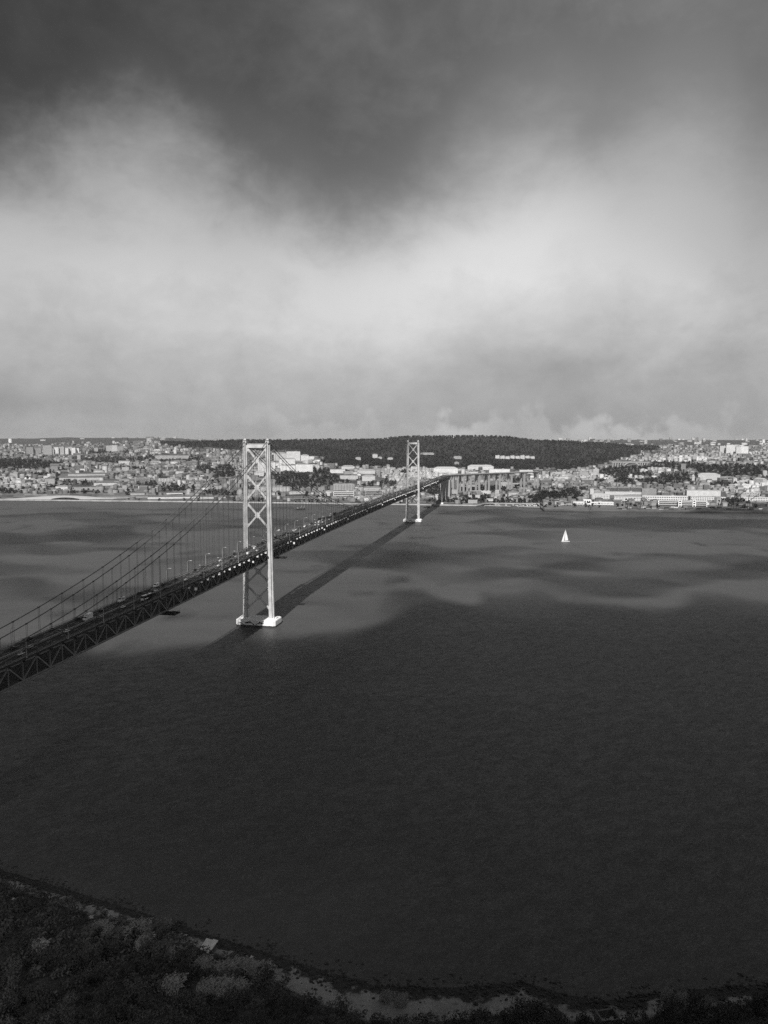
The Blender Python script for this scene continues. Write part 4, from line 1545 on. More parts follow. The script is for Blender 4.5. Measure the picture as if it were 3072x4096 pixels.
# twin domed church on the left
o = landmark("church", "white church with two round domes at the far left of the bank", "church", 92, 122, 1934, 1922, 24, .8, 'flat', .45)
for sx in (-7, 7):
    m = MB()
    rings = []
    for k in range(7):
        t_ = k / 6 * math.pi / 2
        rings.append([(sx + 4.6 * math.cos(t_) * math.cos(u), 4.6 * math.cos(t_) * math.sin(u) - 6, 6.2 * math.sin(t_)) for u in np.linspace(0, 2 * math.pi, 13)[:-1]])
    loft(m, rings)
    dd = m.build("dome", plain[.70], o, smooth=True)
    dd.location.z = (1934 - 1922) / FPX * o.location.y + 5.5
    MB().tube([(sx, -6, -6.0), (sx, -6, .2)], 4.3, 12).build("drum", plain[.70], o).location.z = dd.location.z
# housing towers on the left skyline
for i, (x0, x1, yb, yt, v) in enumerate(((104, 130, 1818, 1790, .30), (136, 162, 1817, 1794, .30), (172, 205, 1819, 1782, .38), (196, 212, 1819, 1793, .62), (214, 232, 1819, 1789, .72), (235, 254, 1819, 1787, .45),
                                         (257, 272, 1819, 1792, .70), (272, 286, 1818, 1788, .55), (287, 300, 1819, 1791, .78), (301, 314, 1818, 1793, .80), (424, 447, 1807, 1783, .45), (446, 468, 1806, 1781, .55),
                                         (470, 490, 1807, 1790, .32), (376, 390, 1806, 1792, .40), (330, 345, 1812, 1792, .25))):
    kind_ = ["leftmost", "second", "third", "fourth", "fifth", "sixth", "seventh", "eighth", "ninth", "tenth"][i] if i < 10 else ""
    lab = f"{kind_} tower block from the left in the high-rise cluster on the left skyline" if i < 10 else \
        ("left block of the paired towers on the left skyline", "right block of the paired towers on the left skyline", "short grey tower touching the paired towers on the left skyline",
         "lone pale tower between the high-rise cluster and the paired towers", "small dark tower just right of the high-rise cluster")[i - 10]
    landmark("tower_block", lab, "tower block", x0, x1, yb, yt, 20, v, 'flat', .3, group="high-rise towers on the left skyline")

# between left edge and near tower -------------------------------------
landmark("slab_high_rise", "tall narrow slab with striped balconies just left of the near tower", "tower block", 916, 938, 1976, 1918, 16, .62, 'flat', .3, bands=13, turn=R(14))
landmark("apartment_block", "white apartment block with balcony bands on the left bank", "apartments", 540, 595, 1932, 1912, 16, .66, 'flat', .3, bands=6)
landmark("apartment_block", "pale apartment block beside the banded white one, with dark upright stripe", "apartments", 632, 690, 1932, 1914, 16, .5, 'flat', .3, rows=5, cols=10)
landmark("apartment_block", "boxy pale apartment house at the foot of the near tower's left leg", "apartments", 947, 968, 1978, 1962, 14, .58, 'hip', .3, rows=3, cols=5)
landmark("terrace", "long grey terrace along the hill crest on the left", "terrace", 622, 752, 1836, 1822, 18, .40, 'flat', .25, turn=R(6))
landmark("hall", "pale oval-roofed hall seen through the near tower's bracing", "hall", 1015, 1056, 1906, 1890, 40, .72, 'hip', .45, rh=7)
landmark("block", "wide pale slab seen behind the near tower's second bracing panel", "building", 1040, 1160, 1968, 1948, 18, .50, 'flat', .35, rows=4, cols=22)
landmark("block", "grey slab with ruled floors right of the near tower at mid height", "building", 1085, 1165, 1966, 1950, 14, .38, 'flat', .25, bands=4)
landmark("villa", "pale low house between trees right of the near tower above the quay", "house", 1155, 1215, 1978, 1969, 14, .58, 'hip', .3)
landmark("villa", "tall pale house right of the wooded slope between the towers", "house", 1302, 1325, 1984, 1966, 14, .62, 'hip', .3)
landmark("office", "grey multi-storey block with sawtooth top between the towers", "office", 1332, 1418, 1962, 1938, 24, .45, 'saw', .35, rows=5, cols=14, rh=3)
landmark("office", "white terraced building with two long window bands near the quay between the towers", "office", 1333, 1416, 1992, 1968, 22, .80, 'flat', .45, bands=3)
landmark("factory", "striped white works building left of the far tower near the quay", "factory", 1462, 1530, 1990, 1962, 22, .60, 'saw', .3, bands=4, rh=3)
landmark("warehouse", "long hip-roofed building left of the far tower above the quay", "building", 1455, 1525, 1962, 1952, 20, .50, 'hip', .2)
for i, (x0, x1, yb, yt, v) in enumerate(((1095, 1145, 1842, 1814, .55), (1146, 1200, 1842, 1806, .66), (1203, 1235, 1844, 1822, .70), (1236, 1256, 1838, 1826, .8), (1115, 1180, 1858, 1836, .72), (1182, 1250, 1888, 1858, .78), (1030, 1100, 1884, 1850, .72),
                                         (1110, 1180, 1884, 1862, .8), (1366, 1418, 1878, 1866, .62), (1320, 1380, 1893, 1878, .72), (1430, 1500, 1895, 1882, .62), (1360, 1432, 1918, 1902, .56), (1448, 1500, 1925, 1905, .6))):
    labs = ("pale block highest on the hillside just right of the near tower's top", "wide stepped white block on the hillside right of the near tower's top", "white block right of the stepped one below the wooded ridge",
            "small bright isolated block on the ridge slope right of the near tower", "white block under the stepped hillside block", "bright wide block below the hillside cluster right of the near tower",
            "white block directly behind the near tower's right leg", "bright block beside the near tower's right leg at mid height", "pale villa-like block on the slope midway between the towers",
            "white row of houses above the wooded park between the towers", "pale row of houses left of the far tower on the slope", "long pale block right of the wooded park", "pale block with a broken roofline left of the far tower")
    landmark("hillside_block", labs[i], "building", x0, x1, yb, yt, 22, v, 'flat' if i % 2 else 'hip', .35)
# on the wooded slope
for i, (x0, x1, yb, yt, v, lab) in enumerate(((1422, 1443, 1840, 1831, .5, "round-topped pale pavilion on the wooded slope left of the far tower"), (1490, 1510, 1834, 1818, .6, "small domed observatory on the wooded slope left of the far tower"),
                                              (1512, 1528, 1836, 1829, .5, "pale hut right of the domed observatory"), (1550, 1572, 1839, 1832, .55, "pale low villa on the wooded slope near the far tower"),
                                              (1682, 1736, 1819, 1813, .45, "thin pale row of buildings right of the far tower's top"), (1815, 1846, 1836, 1827, .42, "pale pavilion on the wooded slope right of the far tower"),
                                              (1818, 1836, 1858, 1850, .35, "grey hut below the pale pavilion right of the far tower"))):
    landmark("pavilion", lab, "building", x0, x1, yb, yt, 14, v, 'hip', .3)
for i in range(8):
    x0 = 1982 + i * 20
    landmark("terrace_house", "white terraced block in the long row high on the wooded slope", "house", x0, x0 + 17, 1834 + (i % 3), 1822 + (i * 7 % 5), 14, .66, 'flat', .4, group="white row on the wooded slope")
# right of the far tower
RT = [(1735, 1832, 1893, 1874, .80, "hip", "bright white school-like block right of the far tower"), (1872, 1975, 1880, 1866, .70, "hip", "long white complex on the slope above the viaduct, left wing"),
      (1905, 1965, 1870, 1861, .42, "flat", "grey flat block behind the long white complex above the viaduct"), (1958, 2040, 1892, 1877, .82, "flat", "bright white right wing of the complex above the viaduct"),
      (2080, 2132, 1893, 1881, .80, "flat", "bright white block above the right end of the viaduct"), (2018, 2078, 1901, 1892, .5, "flat", "pale low block beside the viaduct's right end")]
for x0, x1, yb, yt, v, rf, lab in RT:
    landmark("complex", lab, "building", x0, x1, yb, yt, 30, v, rf, .4)
landmark("stepped_tower", "stepped pale residential tower standing alone right of the viaduct", "tower block", 2374, 2396, 1900, 1876, 18, .52, 'flat', .35)
MB().box((0, 0, 15), (9, 11, 34)).build("upper_stage", wall_material("facade_52", .52), bpy.data.objects["stepped_tower"]).location.z = 0
for i, (x0, x1) in enumerate(((2427, 2471), (2475, 2521), (2527, 2571))):
    w = ("left", "middle", "right")[i]
    landmark("office_block", f"{w} one of three dark-banded stepped office blocks in a row at right", "office", x0, x1, 1968, 1950, 30, .40, 'flat', .3, bands=4, group="three stepped office blocks")
landmark("podium", "pale low plinth building under the three stepped office blocks", "building", 2424, 2574, 1979, 1968, 20, .66, 'flat', .4)
landmark("warehouse", "grey plain block right of the three stepped office blocks", "building", 2573, 2628, 1980, 1956, 30, .33, 'flat', .3)
landmark("warehouse", "white ornate riverside building left of the long window-lined factory", "building", 2370, 2440, 1996, 1980, 20, .66, 'hip', .4, rows=2, cols=12)
landmark("warehouse", "low white row with a central gable left of the window-lined factory", "building", 2460, 2565, 2004, 1988, 18, .70, 'gable', .35, rows=2, cols=18)
landmark("factory", "long white factory front with many square windows at right", "factory", 2576, 2750, 2004, 1984, 24, .74, 'flat', .45, rows=2, cols=26)
landmark("long_hall", "huge pale blank hall with a dark strip behind the right quay", "hall", 2757, 2884, 1986, 1963, 40, .72, 'flat', .45)
landmark("window_strip_house", "white two-storey block with a long row of dark windows under the huge hall", "building", 2770, 2902, 2004, 1988, 20, .66, 'flat', .3, rows=2, cols=20)
landmark("white_terraces", "white building with three long stepped decks beside the container quay", "building", 2640, 2826, 2027, 2004, 20, .80, 'flat', .5, bands=3)
for i, x0 in enumerate((2714, 2771)):
    landmark("stair_tower", ("left" if i == 0 else "right") + " white stair tower on the building with three long decks", "building", x0, x0 + 13, 2029, 1999, 6, .80, 'flat', .5, rows=3, cols=1)
landmark("window_strip_house", "white two-row window block at the right frame edge", "building", 2972, 3080, 2005, 1990, 18, .72, 'flat', .4, rows=2, cols=18)
landmark("window_strip_house", "pale upper block with small windows at the right frame edge", "building", 2972, 3042, 1985, 1971, 16, .58, 'flat', .4, rows=2, cols=12)
landmark("museum", "broad pale palace with two roof domes high on the right bank", "palace", 2800, 2882, 1921, 1899, 34, .60, 'hip', .45, rh=6)
landmark("blockhouse", "slim pale tower left of the broad palace on the right bank", "tower", 2769, 2779, 1922, 1905, 8, .6, 'hip', .4, rh=6)
for i, (x0, x1, yb, yt, v) in enumerate(((2882, 2908, 1812, 1784, .62), (2908, 2942, 1812, 1780, .74), (2947, 2966, 1814, 1787, .66), (2966, 2994, 1814, 1786, .80), (2790, 2806, 1778, 1768, .6), (2935, 2945, 1845, 1833, .5))):
    labs = ("leftmost", "second", "third", "rightmost")
    landmark("tower_block", f"{labs[i]} of the four pale towers on the right skyline" if i < 4 else ("small pale tower block on the skyline left of the four towers" if i == 4 else "slim pale tower below the four towers on the right"),
             "tower block", x0, x1, yb, yt, 22, v, 'flat', .4, group="four towers on the right skyline" if i < 4 else None)
# sea terminal with raised centre, and the walkway along it
o = landmark("sea_terminal", "white quayside terminal with a tall three-bay centre and long wings at right", "terminal", 2297, 2455, 2019, 2008, 24, .78, 'flat', .45, rows=1, cols=28, win_w=.5)
Hh = (2019 - 2008) / FPX * o.location.y
k = o.location.y / FPX
m = MB().box((-24 * k, -3, Hh * .95), (30 * k, 30, Hh * 1.9))
m.build("central_hall", plain[.82], o)
wme = MB().box((0, 0, 0), (5 * k, .6, Hh * .8)).mesh("window", win_dark)
for q in (-33, -24, -15):
    link("window", wme, o, (q * k, -18.2, Hh * 1.2))
X, Y, Z = site(2300, 2025)
wk = thing("raised_walkway", "white raised walkway on slim posts in front of the sea terminal", "walkway", (X, Y, Z))
m = MB()
m.beam((-48, 0, 2.2), (-26, 0, 5.6), 3.0, .6); m.beam((-26, 0, 5.6), (110, 0, 5.6), 3.0, .6); m.beam((-26, -1.4, 6.7), (110, -1.4, 6.7), .2, .9)
m.build("deck", plain[.70], wk)
pm_ = MB().box((0, 0, 2.6), (.6, .6, 5.2)).mesh("post", plain[.55])
for q in range(-26, 111, 8):
    link("post", pm_, wk, (q, 0, 0))

# far arched road viaduct on the right
X, Y, Z = site(2520, 1864)
av = thing("arched_viaduct", "distant pale road viaduct with one large arch on the right", "viaduct", (X, Y, Z - 6))
BLOCKED.append((2440, 2600, 1842, 1866))
k = Y / FPX
Wd, Hd = 150 * k, 15 * k
m = MB().box((0, 0, Hd + 6), (Wd, 16, 3.0)); m.build("deck", plain[.40], av)
m = MB()
R0 = 27 * k
arc = [(R0 * math.cos(t_), R0 * .55 * math.sin(t_)) for t_ in np.linspace(0, math.pi, 17)]
arc2 = [((R0 + 5) * math.cos(t_), (R0 * .55 + 5) * math.sin(t_)) for t_ in np.linspace(0, math.pi, 17)]
for i in range(16):
    q = [arc[i], arc[i + 1], arc2[i + 1], arc2[i]]
    m.prism([(x + 5 * k, z + 4) for x, z in q], -6, 6)
m.build("arch", plain[.40], av)
pm_ = MB().box((0, 0, Hd / 2 + 2), (3.5, 12, Hd + 4)).mesh("pier", plain[.40])
for q in (-70, -60, -50, -40, -30, 38, 47, 56, 66):
    link("pier", pm_, av, (q * k, 0, 0))
# white mast on the wooded ridge
X, Y, Z = site(1814, 1752)
mt = thing("ridge_mast", "thin white mast on the crest of the wooded ridge", "mast", (X, Y, Z))
MB().tube([(0, 0, 0), (0, 0, 24)], 1.3, 8, r1=.7).build("shaft", plain[.82], mt)
MB().box((0, 0, 13), (6, 6, 2)).build("platform", plain[.82], mt)

# quay furniture ------------------------------------------------------
steel_q = material("crane_paint", .09, .6, .2, .2)
def crane(px, py, h, label):
    X, Y, Z = site(px, py)
    o = thing("harbour_crane", label, "crane", (X, Y, Z), R(20))
    for sx in (-5, 5):
        for sy in (-5, 5):
            MB().beam((sx, sy, 0), (sx * .6, sy * .6, h * .45), .9, .9).build("leg", steel_q, o)
    MB().box((0, 0, h * .5), (8, 9, h * .1)).build("machine_house", steel_q, o)
    MB().tube([(0, 0, h * .5), (0, -4, h * .92)], .8, 6).build("mast", steel_q, o)
    MB().beam((0, -3, h * .55), (10, -h * .55, h * .98), 1.0, 1.2).build("jib", steel_q, o)
    MB().beam((0, -4, h * .92), (9.5, -h * .5, h * .96), .35, .35).build("tie", steel_q, o)
crane(2934, 2044, 62, "tall dark harbour crane with raised jib near the right frame edge")
crane(2990, 2043, 48, "dark harbour crane right of the tallest one")
crane(2510, 2040, 34, "dark harbour crane right of the sea terminal")
crane(2560, 2041, 36, "dark harbour crane left of the white building with stepped decks")
crane(2360, 2042, 14, "small ring-topped quay crane in front of the sea terminal")
cont = [material("container_paint_%d" % i, v, .7, .15, .3) for i, v in enumerate((.03, .05, .09, .16, .30, .6))]
cme = []
for c_ in cont:
    m = MB().box((0, 0, 1.3), (12.2, 2.44, 2.6))
    for q in np.linspace(-5.6, 5.6, 9):
        m.box((q, -1.26, 1.3), (.3, .08, 2.3))
    cme.append(m.mesh("shipping_container", c_))
rr = random.Random(11)
nstk = 0
for i in range(60):
    px = rr.uniform(2470, 3070)
    py = rr.uniform(2030, 2043)
    X, Y, Z = site(px, py)
    hgt = rr.choice((1, 2, 2, 3))
    for lv in range(hgt):
        ci = rr.choice((0, 0, 1, 1, 2, 2, 3, 4, 5))
        o = link("shipping_container", cme[ci], None, (X + rr.uniform(-.2, .2), Y, Z + lv * 2.62), rr.choice((0, 0, .05)))
        tn = ("black", "dark", "dark", "grey", "pale", "white")[ci]
        tag(o, f"{tn} shipping container stacked on the container quay at right", "container", f"{tn} shipping containers on the quay")
# warehouse hut and gallery under the bridge end
landmark("depot", "pale square depot building between the bridge's steel legs on the far bank", "building", 1740, 1774, 1997, 1982, 20, .66, 'gable', .45, rh=4)
landmark("depot", "pale ribbed market hall right of the anchorage block", "hall", 1916, 1964, 1981, 1966, 26, .62, 'saw', .5, rh=4)
landmark("kiosk", "white gabled riverside house behind the marina", "house", 1948, 1973, 2004, 1998, 12, .75, 'gable', .5)
landmark("depot", "small pale gabled shed by the marina, left of the white house", "shed", 1870, 1888, 1992, 1985, 12, .6, 'gable', .5)
landmark("depot", "small pale arched shed by the marina, nearest the white house", "shed", 1902, 1920, 1991, 1984, 12, .6, 'gable', .5)
# moored yachts of the marina
rr = random.Random(5)
mhull = None
for i in range(26):
    px = rr.uniform(1955, 2160)
    Y = rr.uniform(2206, 2244)
    X = (px - 1536) / FPX * Y
    L = rr.uniform(9, 14)
    o = thing("moored_yacht", "small white yacht moored in the marina behind the moles", "yacht", (X, Y, 0), rr.uniform(-.5, .5), "yachts moored in the marina")
    hull(L, 3.2, 1.3, hull_w, "hull", o)
    MB().box((0, 0, 1.7), (1.8, L * .35, .8)).build("cabin", hull_w, o)
    MB().tube([(0, .5, 1.2), (0, .5, rr.uniform(12, 17))], .09, 5).build("mast", mast_mat, o)

# ------------------------------------------------------------------ districts: what covers the far bank, read in the frame of the photograph
TREES = [(60, 1862, 190, 20), (450, 1846, 120, 13), (420, 1812, 110, 6), (640, 1838, 90, 11), (1250, 1918, 165, 40), (1190, 1935, 90, 28), (900, 1892, 45, 28), (820, 1880, 40, 18), (760, 1838, 60, 12),
         (220, 1930, 46, 7), (350, 1942, 30, 10), (585, 1944, 55, 12), (715, 1962, 70, 16), (180, 1905, 60, 8), (340, 1976, 60, 7), (570, 1987, 240, 6), (1210, 1992, 110, 8), (870, 1980, 60, 14), (30, 1975, 60, 10),
         (1555, 1938, 40, 14), (1465, 1893, 40, 10), (1620, 1893, 18, 9), (1400, 1850, 120, 18), (1850, 1960, 22, 12), (1955, 1962, 85, 17), (2230, 1985, 110, 18), (2170, 1996, 60, 10), (1905, 1994, 70, 10), (1740, 1965, 35, 22),
         (2060, 1925, 30, 12), (2480, 1888, 80, 24), (2650, 1862, 190, 15), (2950, 1880, 170, 24), (2740, 1908, 110, 13), (2660, 1925, 120, 15), (2500, 1928, 40, 16), (2300, 1965, 60, 8), (2940, 2010, 60, 8), (1830, 2008, 120, 4), (2060, 2009, 120, 4),
         (520, 1880, 60, 5), (240, 1950, 60, 5), (1010, 1960, 45, 12), (1075, 1912, 50, 12), (2560, 1900, 50, 10), (2400, 1925, 40, 8), (2150, 1960, 30, 8), (1470, 1945, 30, 7), (1340, 1900, 30, 6), (2870, 1940, 80, 7), (1990, 1900, 60, 4)]
SUNLIT_TOWN = [(60, 1945, 110, 28, .22), (1180, 1870, 130, 30, .25), (1680, 1905, 190, 26, .34), (1600, 1950, 120, 40, .10), (2450, 1910, 200, 26, .24), (2720, 1838, 190, 16, .30), (2960, 1815, 130, 12, .24), (3000, 1945, 130, 22, .36), (2600, 1880, 80, 18, .28),  # sunlit patches of the pale town, put into wall and roof tones
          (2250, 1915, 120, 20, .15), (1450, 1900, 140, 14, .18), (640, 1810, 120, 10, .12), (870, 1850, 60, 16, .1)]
def in_any(px, py, L):
    r = np.zeros(px.shape, bool)
    for x, y, a, b in L:
        r |= ((px - x) / a) ** 2 + ((py - y) / b) ** 2 < 1
    return r
def blocked(px, py):
    r = np.zeros(px.shape, bool)
    for x0, x1, y0, y1 in BLOCKED:
        r |= (px > x0) & (px < x1) & (py > y0) & (py < y1)
    return r
def near_line(x, y, pts, w):
    r = np.zeros(x.shape, bool)
    for (x0, y0), (x1, y1) in zip(pts[:-1], pts[1:]):
        d = np.array([x1 - x0, y1 - y0]); L = np.hypot(*d)
        u = np.clip(((x - x0) * d[0] + (y - y0) * d[1]) / L ** 2, 0, 1)
        r |= np.hypot(x - x0 - u * d[0], y - y0 - u * d[1]) < w
    return r
BRIDGE_LINE = [tuple(AX + DV * 1300), tuple(AX + DV * 1720)] + [tuple(vpt(s)) for s in np.linspace(0, 1, 8)]

def grid(d0, d1, step_d, step_x, px0=-150, px1=3230):
    X_, Y_ = [], []
    d = d0
    while d < d1:
        k = d / 2500.0
        n = int((px1 - px0) / FPX * d / (step_x * k)) + 1
        xs = (np.linspace(px0, px1, n) - 1536) / FPX * d
        X_.append(xs + rng.uniform(-.5, .5, n) * step_x * k)
        Y_.append(np.full(n, d) + rng.uniform(-.6, .6, n) * step_d * k)
        d += step_d * k
    return np.concatenate(X_), np.concatenate(Y_)
hx, hy = grid(2030, 5400, 27, 18.5)
hz_ = land_z(hx, hy)
hpx, hpy = proj(hx, hy, hz_)
keep = hy > shore_d(hpx) + 45
keep &= ~in_any(hpx, hpy, TREES)
wood = (hpx > 640) & (hpx < 2640) & (hpy < np.interp(hpx, WOOD_X, WOOD_Y))
keep &= ~wood
keep &= ~blocked(hpx, hpy)
keep &= ~near_line(hx, hy, BRIDGE_LINE, 22)
quay_zone = (hpx > 2170) & (hy < shore_d(hpx) + 150)
keep &= ~quay_zone
keep &= rng.random(len(hx)) < np.where((hpx < 700) & (hpy > 1895), .80, .92)
# streets: leave lanes free
keep &= (np.abs(((hx * .96 + hy * .28) % 190) - 95) < 84) & (np.abs(((hy * .96 - hx * .28) % 260) - 130) < 116)
hx, hy, hz_, hpx, hpy = (a[keep] for a in (hx, hy, hz_, hpx, hpy))
n = len(hx)
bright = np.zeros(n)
for x, y, a, b, amp in SUNLIT_TOWN:
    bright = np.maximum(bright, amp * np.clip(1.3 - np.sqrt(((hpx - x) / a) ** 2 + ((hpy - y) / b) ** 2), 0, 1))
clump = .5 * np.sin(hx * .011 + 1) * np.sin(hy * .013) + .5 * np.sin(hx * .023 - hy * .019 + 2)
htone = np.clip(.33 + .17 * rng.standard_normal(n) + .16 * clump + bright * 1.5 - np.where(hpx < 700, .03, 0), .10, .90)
hw = rng.uniform(9, 19, n) * np.where(rng.random(n) < .16, rng.uniform(1.8, 3.2, n), 1)
hd = rng.uniform(10, 17, n)
hh = rng.uniform(5.5, 11.5, n) + np.where(rng.random(n) < .14, rng.uniform(3, 12, n), 0)
hh = np.where((hpx > 1500) & (hpx < 1900) & (hpy > 1880), np.maximum(hh, 10), hh)
low_zone = (hy < shore_d(hpx) + 170)
hh = np.where(low_zone, np.minimum(hh, 9), hh)
hrz = np.where(rng.random(n) < .5, .28, -.12) + rng.normal(0, .12, n) + np.where(rng.random(n) < .35, math.pi / 2, 0)
hroof = np.where(rng.random(n) < .55, np.where(rng.random(n) < .6, 1, 2), 0)        # 0 flat, 1 hip, 2 gable
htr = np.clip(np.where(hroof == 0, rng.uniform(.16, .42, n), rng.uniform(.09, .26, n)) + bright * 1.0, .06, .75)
print("houses", n)

def house_geometry(w, d, h, roof):
    a, b = w / 2, d / 2
    base = [(-a, -b, -2.5), (a, -b, -2.5), (a, b, -2.5), (-a, b, -2.5), (-a, -b, h), (a, -b, h), (a, b, h), (-a, b, h)]
    wf = [(0, 1, 5, 4), (1, 2, 6, 5), (2, 3, 7, 6), (3, 0, 4, 7)]
    rh = 0 if roof == 0 else min(a, b) * .55
    e = .4
    if roof == 0:
        rv = [(-a - .2, -b - .2, h), (a + .2, -b - .2, h), (a + .2, b + .2, h), (-a - .2, b + .2, h), (-a - .2, -b - .2, h + .7), (a + .2, -b - .2, h + .7), (a + .2, b + .2, h + .7), (-a - .2, b + .2, h + .7)]
        rf = list(MB.BF)
    else:
        long_x = a >= b
        k = 0 if roof == 2 else min(a, b)
        if long_x:
            r0, r1 = (-a - (e if roof == 2 else 0) + k, 0, h + rh), (a + (e if roof == 2 else 0) - k, 0, h + rh)
            f = [(0, 1, 5, 4), (1, 2, 5), (2, 3, 4, 5), (3, 0, 4), (3, 2, 1, 0)]
        else:
            r0, r1 = (0, -b - (e if roof == 2 else 0) + k, h + rh), (0, b + (e if roof == 2 else 0) - k, h + rh)
            f = [(0, 1, 4), (1, 2, 5, 4), (2, 3, 5), (3, 0, 4, 5), (3, 2, 1, 0)]
        rv = [(-a - e, -b - e, h), (a + e, -b - e, h), (a + e, b + e, h), (-a - e, b + e, h), r0, r1]
        rf = f
    return base, wf, rv, rf

size = hw * (hh + 3) / hy ** 2
inview = (hpx > -5) & (hpx < 3077)
order = np.argsort(-np.where(inview, size, 0))
indiv = set(order[:285].tolist())
def district(px, py):
    if px < 520: a = "at the far left of the bank"
    elif px < 960: a = "left of the near tower"
    elif px < 1250: a = "just right of the near tower"
    elif px < 1600: a = "midway between the towers"
    elif px < 1850: a = "right behind the far tower"
    elif px < 2200: a = "around the viaduct"
    elif px < 2600: a = "right of the viaduct"
    else: a = "at the far right of the bank"
    b = "near the water" if py > 1965 else "on the lower slope" if py > 1915 else "on the upper slope"
    return f"{b} {a}"
SV, SF3, SF4, ST3, ST4, SM3, SM4 = [], [], [], [], [], [], []
off_ = 0
wall_all, roof_all = wall_material("town_walls"), roof_material("town_roofs")
for i in range(n):
    base, wf, rv, rf = house_geometry(hw[i], hd[i], hh[i], int(hroof[i]))
    if i in indiv:
        tn = "white" if htone[i] > .62 else "pale" if htone[i] > .45 else "grey" if htone[i] > .28 else "dark"
        hgt = "tall" if hh[i] > 15 else "low" if hh[i] < 8.5 else "mid-height"
        rt = ("flat-roofed", "hip-roofed", "gabled")[int(hroof[i])]
        where = district(hpx[i], hpy[i])
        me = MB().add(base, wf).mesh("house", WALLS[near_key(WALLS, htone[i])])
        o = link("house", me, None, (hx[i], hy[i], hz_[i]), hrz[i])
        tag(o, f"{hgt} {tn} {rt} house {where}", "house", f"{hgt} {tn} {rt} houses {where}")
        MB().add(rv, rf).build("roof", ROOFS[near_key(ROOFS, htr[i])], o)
        continue
    c, s = math.cos(hrz[i]), math.sin(hrz[i])
    for vs, fs, tn, mi in ((base, wf, htone[i], 0), (rv, rf[:-1] if hroof[i] else rf[1:], htr[i], 1)):
        q = np.array(vs)
        SV.append(np.stack([hx[i] + q[:, 0] * c - q[:, 1] * s, hy[i] + q[:, 0] * s + q[:, 1] * c, hz_[i] + q[:, 2]], 1))
        for f in fs:
            if len(f) == 3:
                f = (f[0], f[1], f[2], f[2])
                SF3.append([off_ + k for k in f[:3]]); ST3.append(tn); SM3.append(mi)
            else:
                SF4.append([off_ + k for k in f]); ST4.append(tn); SM4.append(mi)
        off_ += len(q)
def mixed_mesh(name, V, F4, F3, T4, T3, M4, M3, mats):
    me = bpy.data.meshes.new(name)
    V = np.concatenate(V)
    me.vertices.add(len(V)); me.vertices.foreach_set('co', V.astype(np.float32).ravel())
    li = np.concatenate([np.array(F4, np.int32).ravel(), np.array(F3, np.int32).ravel()])
    me.loops.add(len(li)); me.loops.foreach_set('vertex_index', li)
    ls = np.concatenate([np.arange(len(F4)) * 4, len(F4) * 4 + np.arange(len(F3)) * 3]).astype(np.int32)
    me.polygons.add(len(ls)); me.polygons.foreach_set('loop_start', ls)
    for m_ in mats: me.materials.append(m_)
    me.polygons.foreach_set('material_index', np.array(M4 + M3, np.int32))
    at = me.attributes.new('tone', 'FLOAT', 'FACE')
    at.data.foreach_set('value', np.array(list(T4) + list(T3), np.float32))
    me.update(calc_edges=True); me.validate()
    return me
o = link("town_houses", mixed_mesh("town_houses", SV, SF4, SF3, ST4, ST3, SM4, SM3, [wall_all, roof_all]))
tag(o, "densely packed pale houses covering the far bank behind the nearest rows", "houses", kind='stuff')

# distant suburbs on the skyline
fx, fy = grid(5400, 9200, 95, 42)
fz = land_z(fx, fy)
fpx, fpy = proj(fx, fy, fz)
kp = rng.random(len(fx)) < np.where(fpx > 2150, .40, np.where(fpx < 540, .07, .34))
fx, fy, fz, fpx = (a[kp] for a in (fx, fy, fz, fpx))
SV, SF3, SF4, ST3, ST4, SM3, SM4 = [], [], [], [], [], [], []
off_ = 0
for i in range(len(fx)):
    big = rng.random() < (.16 if fpx[i] > 2180 or 560 < fpx[i] < 800 else .06)
    base, wf, rv, rf = house_geometry(rng.uniform(18, 45), 16, rng.uniform(20, 34) if big else rng.uniform(7, 16), 0)
    tn = float(np.clip((.5 if fpx[i] > 2000 else .36) + .2 * rng.standard_normal(), .12, .85))
    for vs, fs, t_, mi in ((base, wf, tn, 0), (rv, rf[1:], tn * .6, 1)):
        q = np.array(vs)
        SV.append(q + np.array([fx[i], fy[i], fz[i]]))
        for f in fs:
            SF4.append([off_ + k for k in f]); ST4.append(t_); SM4.append(mi)
        off_ += len(q)
o = link("distant_suburb", mixed_mesh("distant_suburb", SV, SF4, np.zeros((0, 3), np.int32), ST4, [], SM4, [], [wall_all, roof_all]))
tag(o, "far-off pale suburb along the skyline beyond the ridge", "houses", kind='stuff')

# ------------------------------------------------------------------ trees of the far bank
leaf_far = material("far_foliage", .026, .95, .75, .006, spec=.05)
leaf_far2 = material("far_foliage_light", .036, .95, .4, .05, spec=.05)
bark = material("bark", .06, .95, .2, 1.0)
def crown_points(nf, r, h, seed, flat=1.0):
    """small leaf clump faces spread through a lumpy crown; returns verts, faces"""
    g = np.random.default_rng(seed)
    lob = g.normal(0, 1, (7, 3)); lob /= np.linalg.norm(lob, axis=1)[:, None]
    lob = lob * np.array([r * .55, r * .55, h * .42]) + np.array([0, 0, h * .5])
    lr = g.uniform(.38, .62, 7) * r
    k = g.integers(0, 7, nf)
    d = g.normal(0, 1, (nf, 3)); d /= np.linalg.norm(d, axis=1)[:, None]
    c = lob[k] + d * (lr[k] * g.uniform(.72, 1.05, nf))[:, None] * np.array([1, 1, .85])
    c[:, 2] = np.maximum(c[:, 2], h * .06)
    return c, d
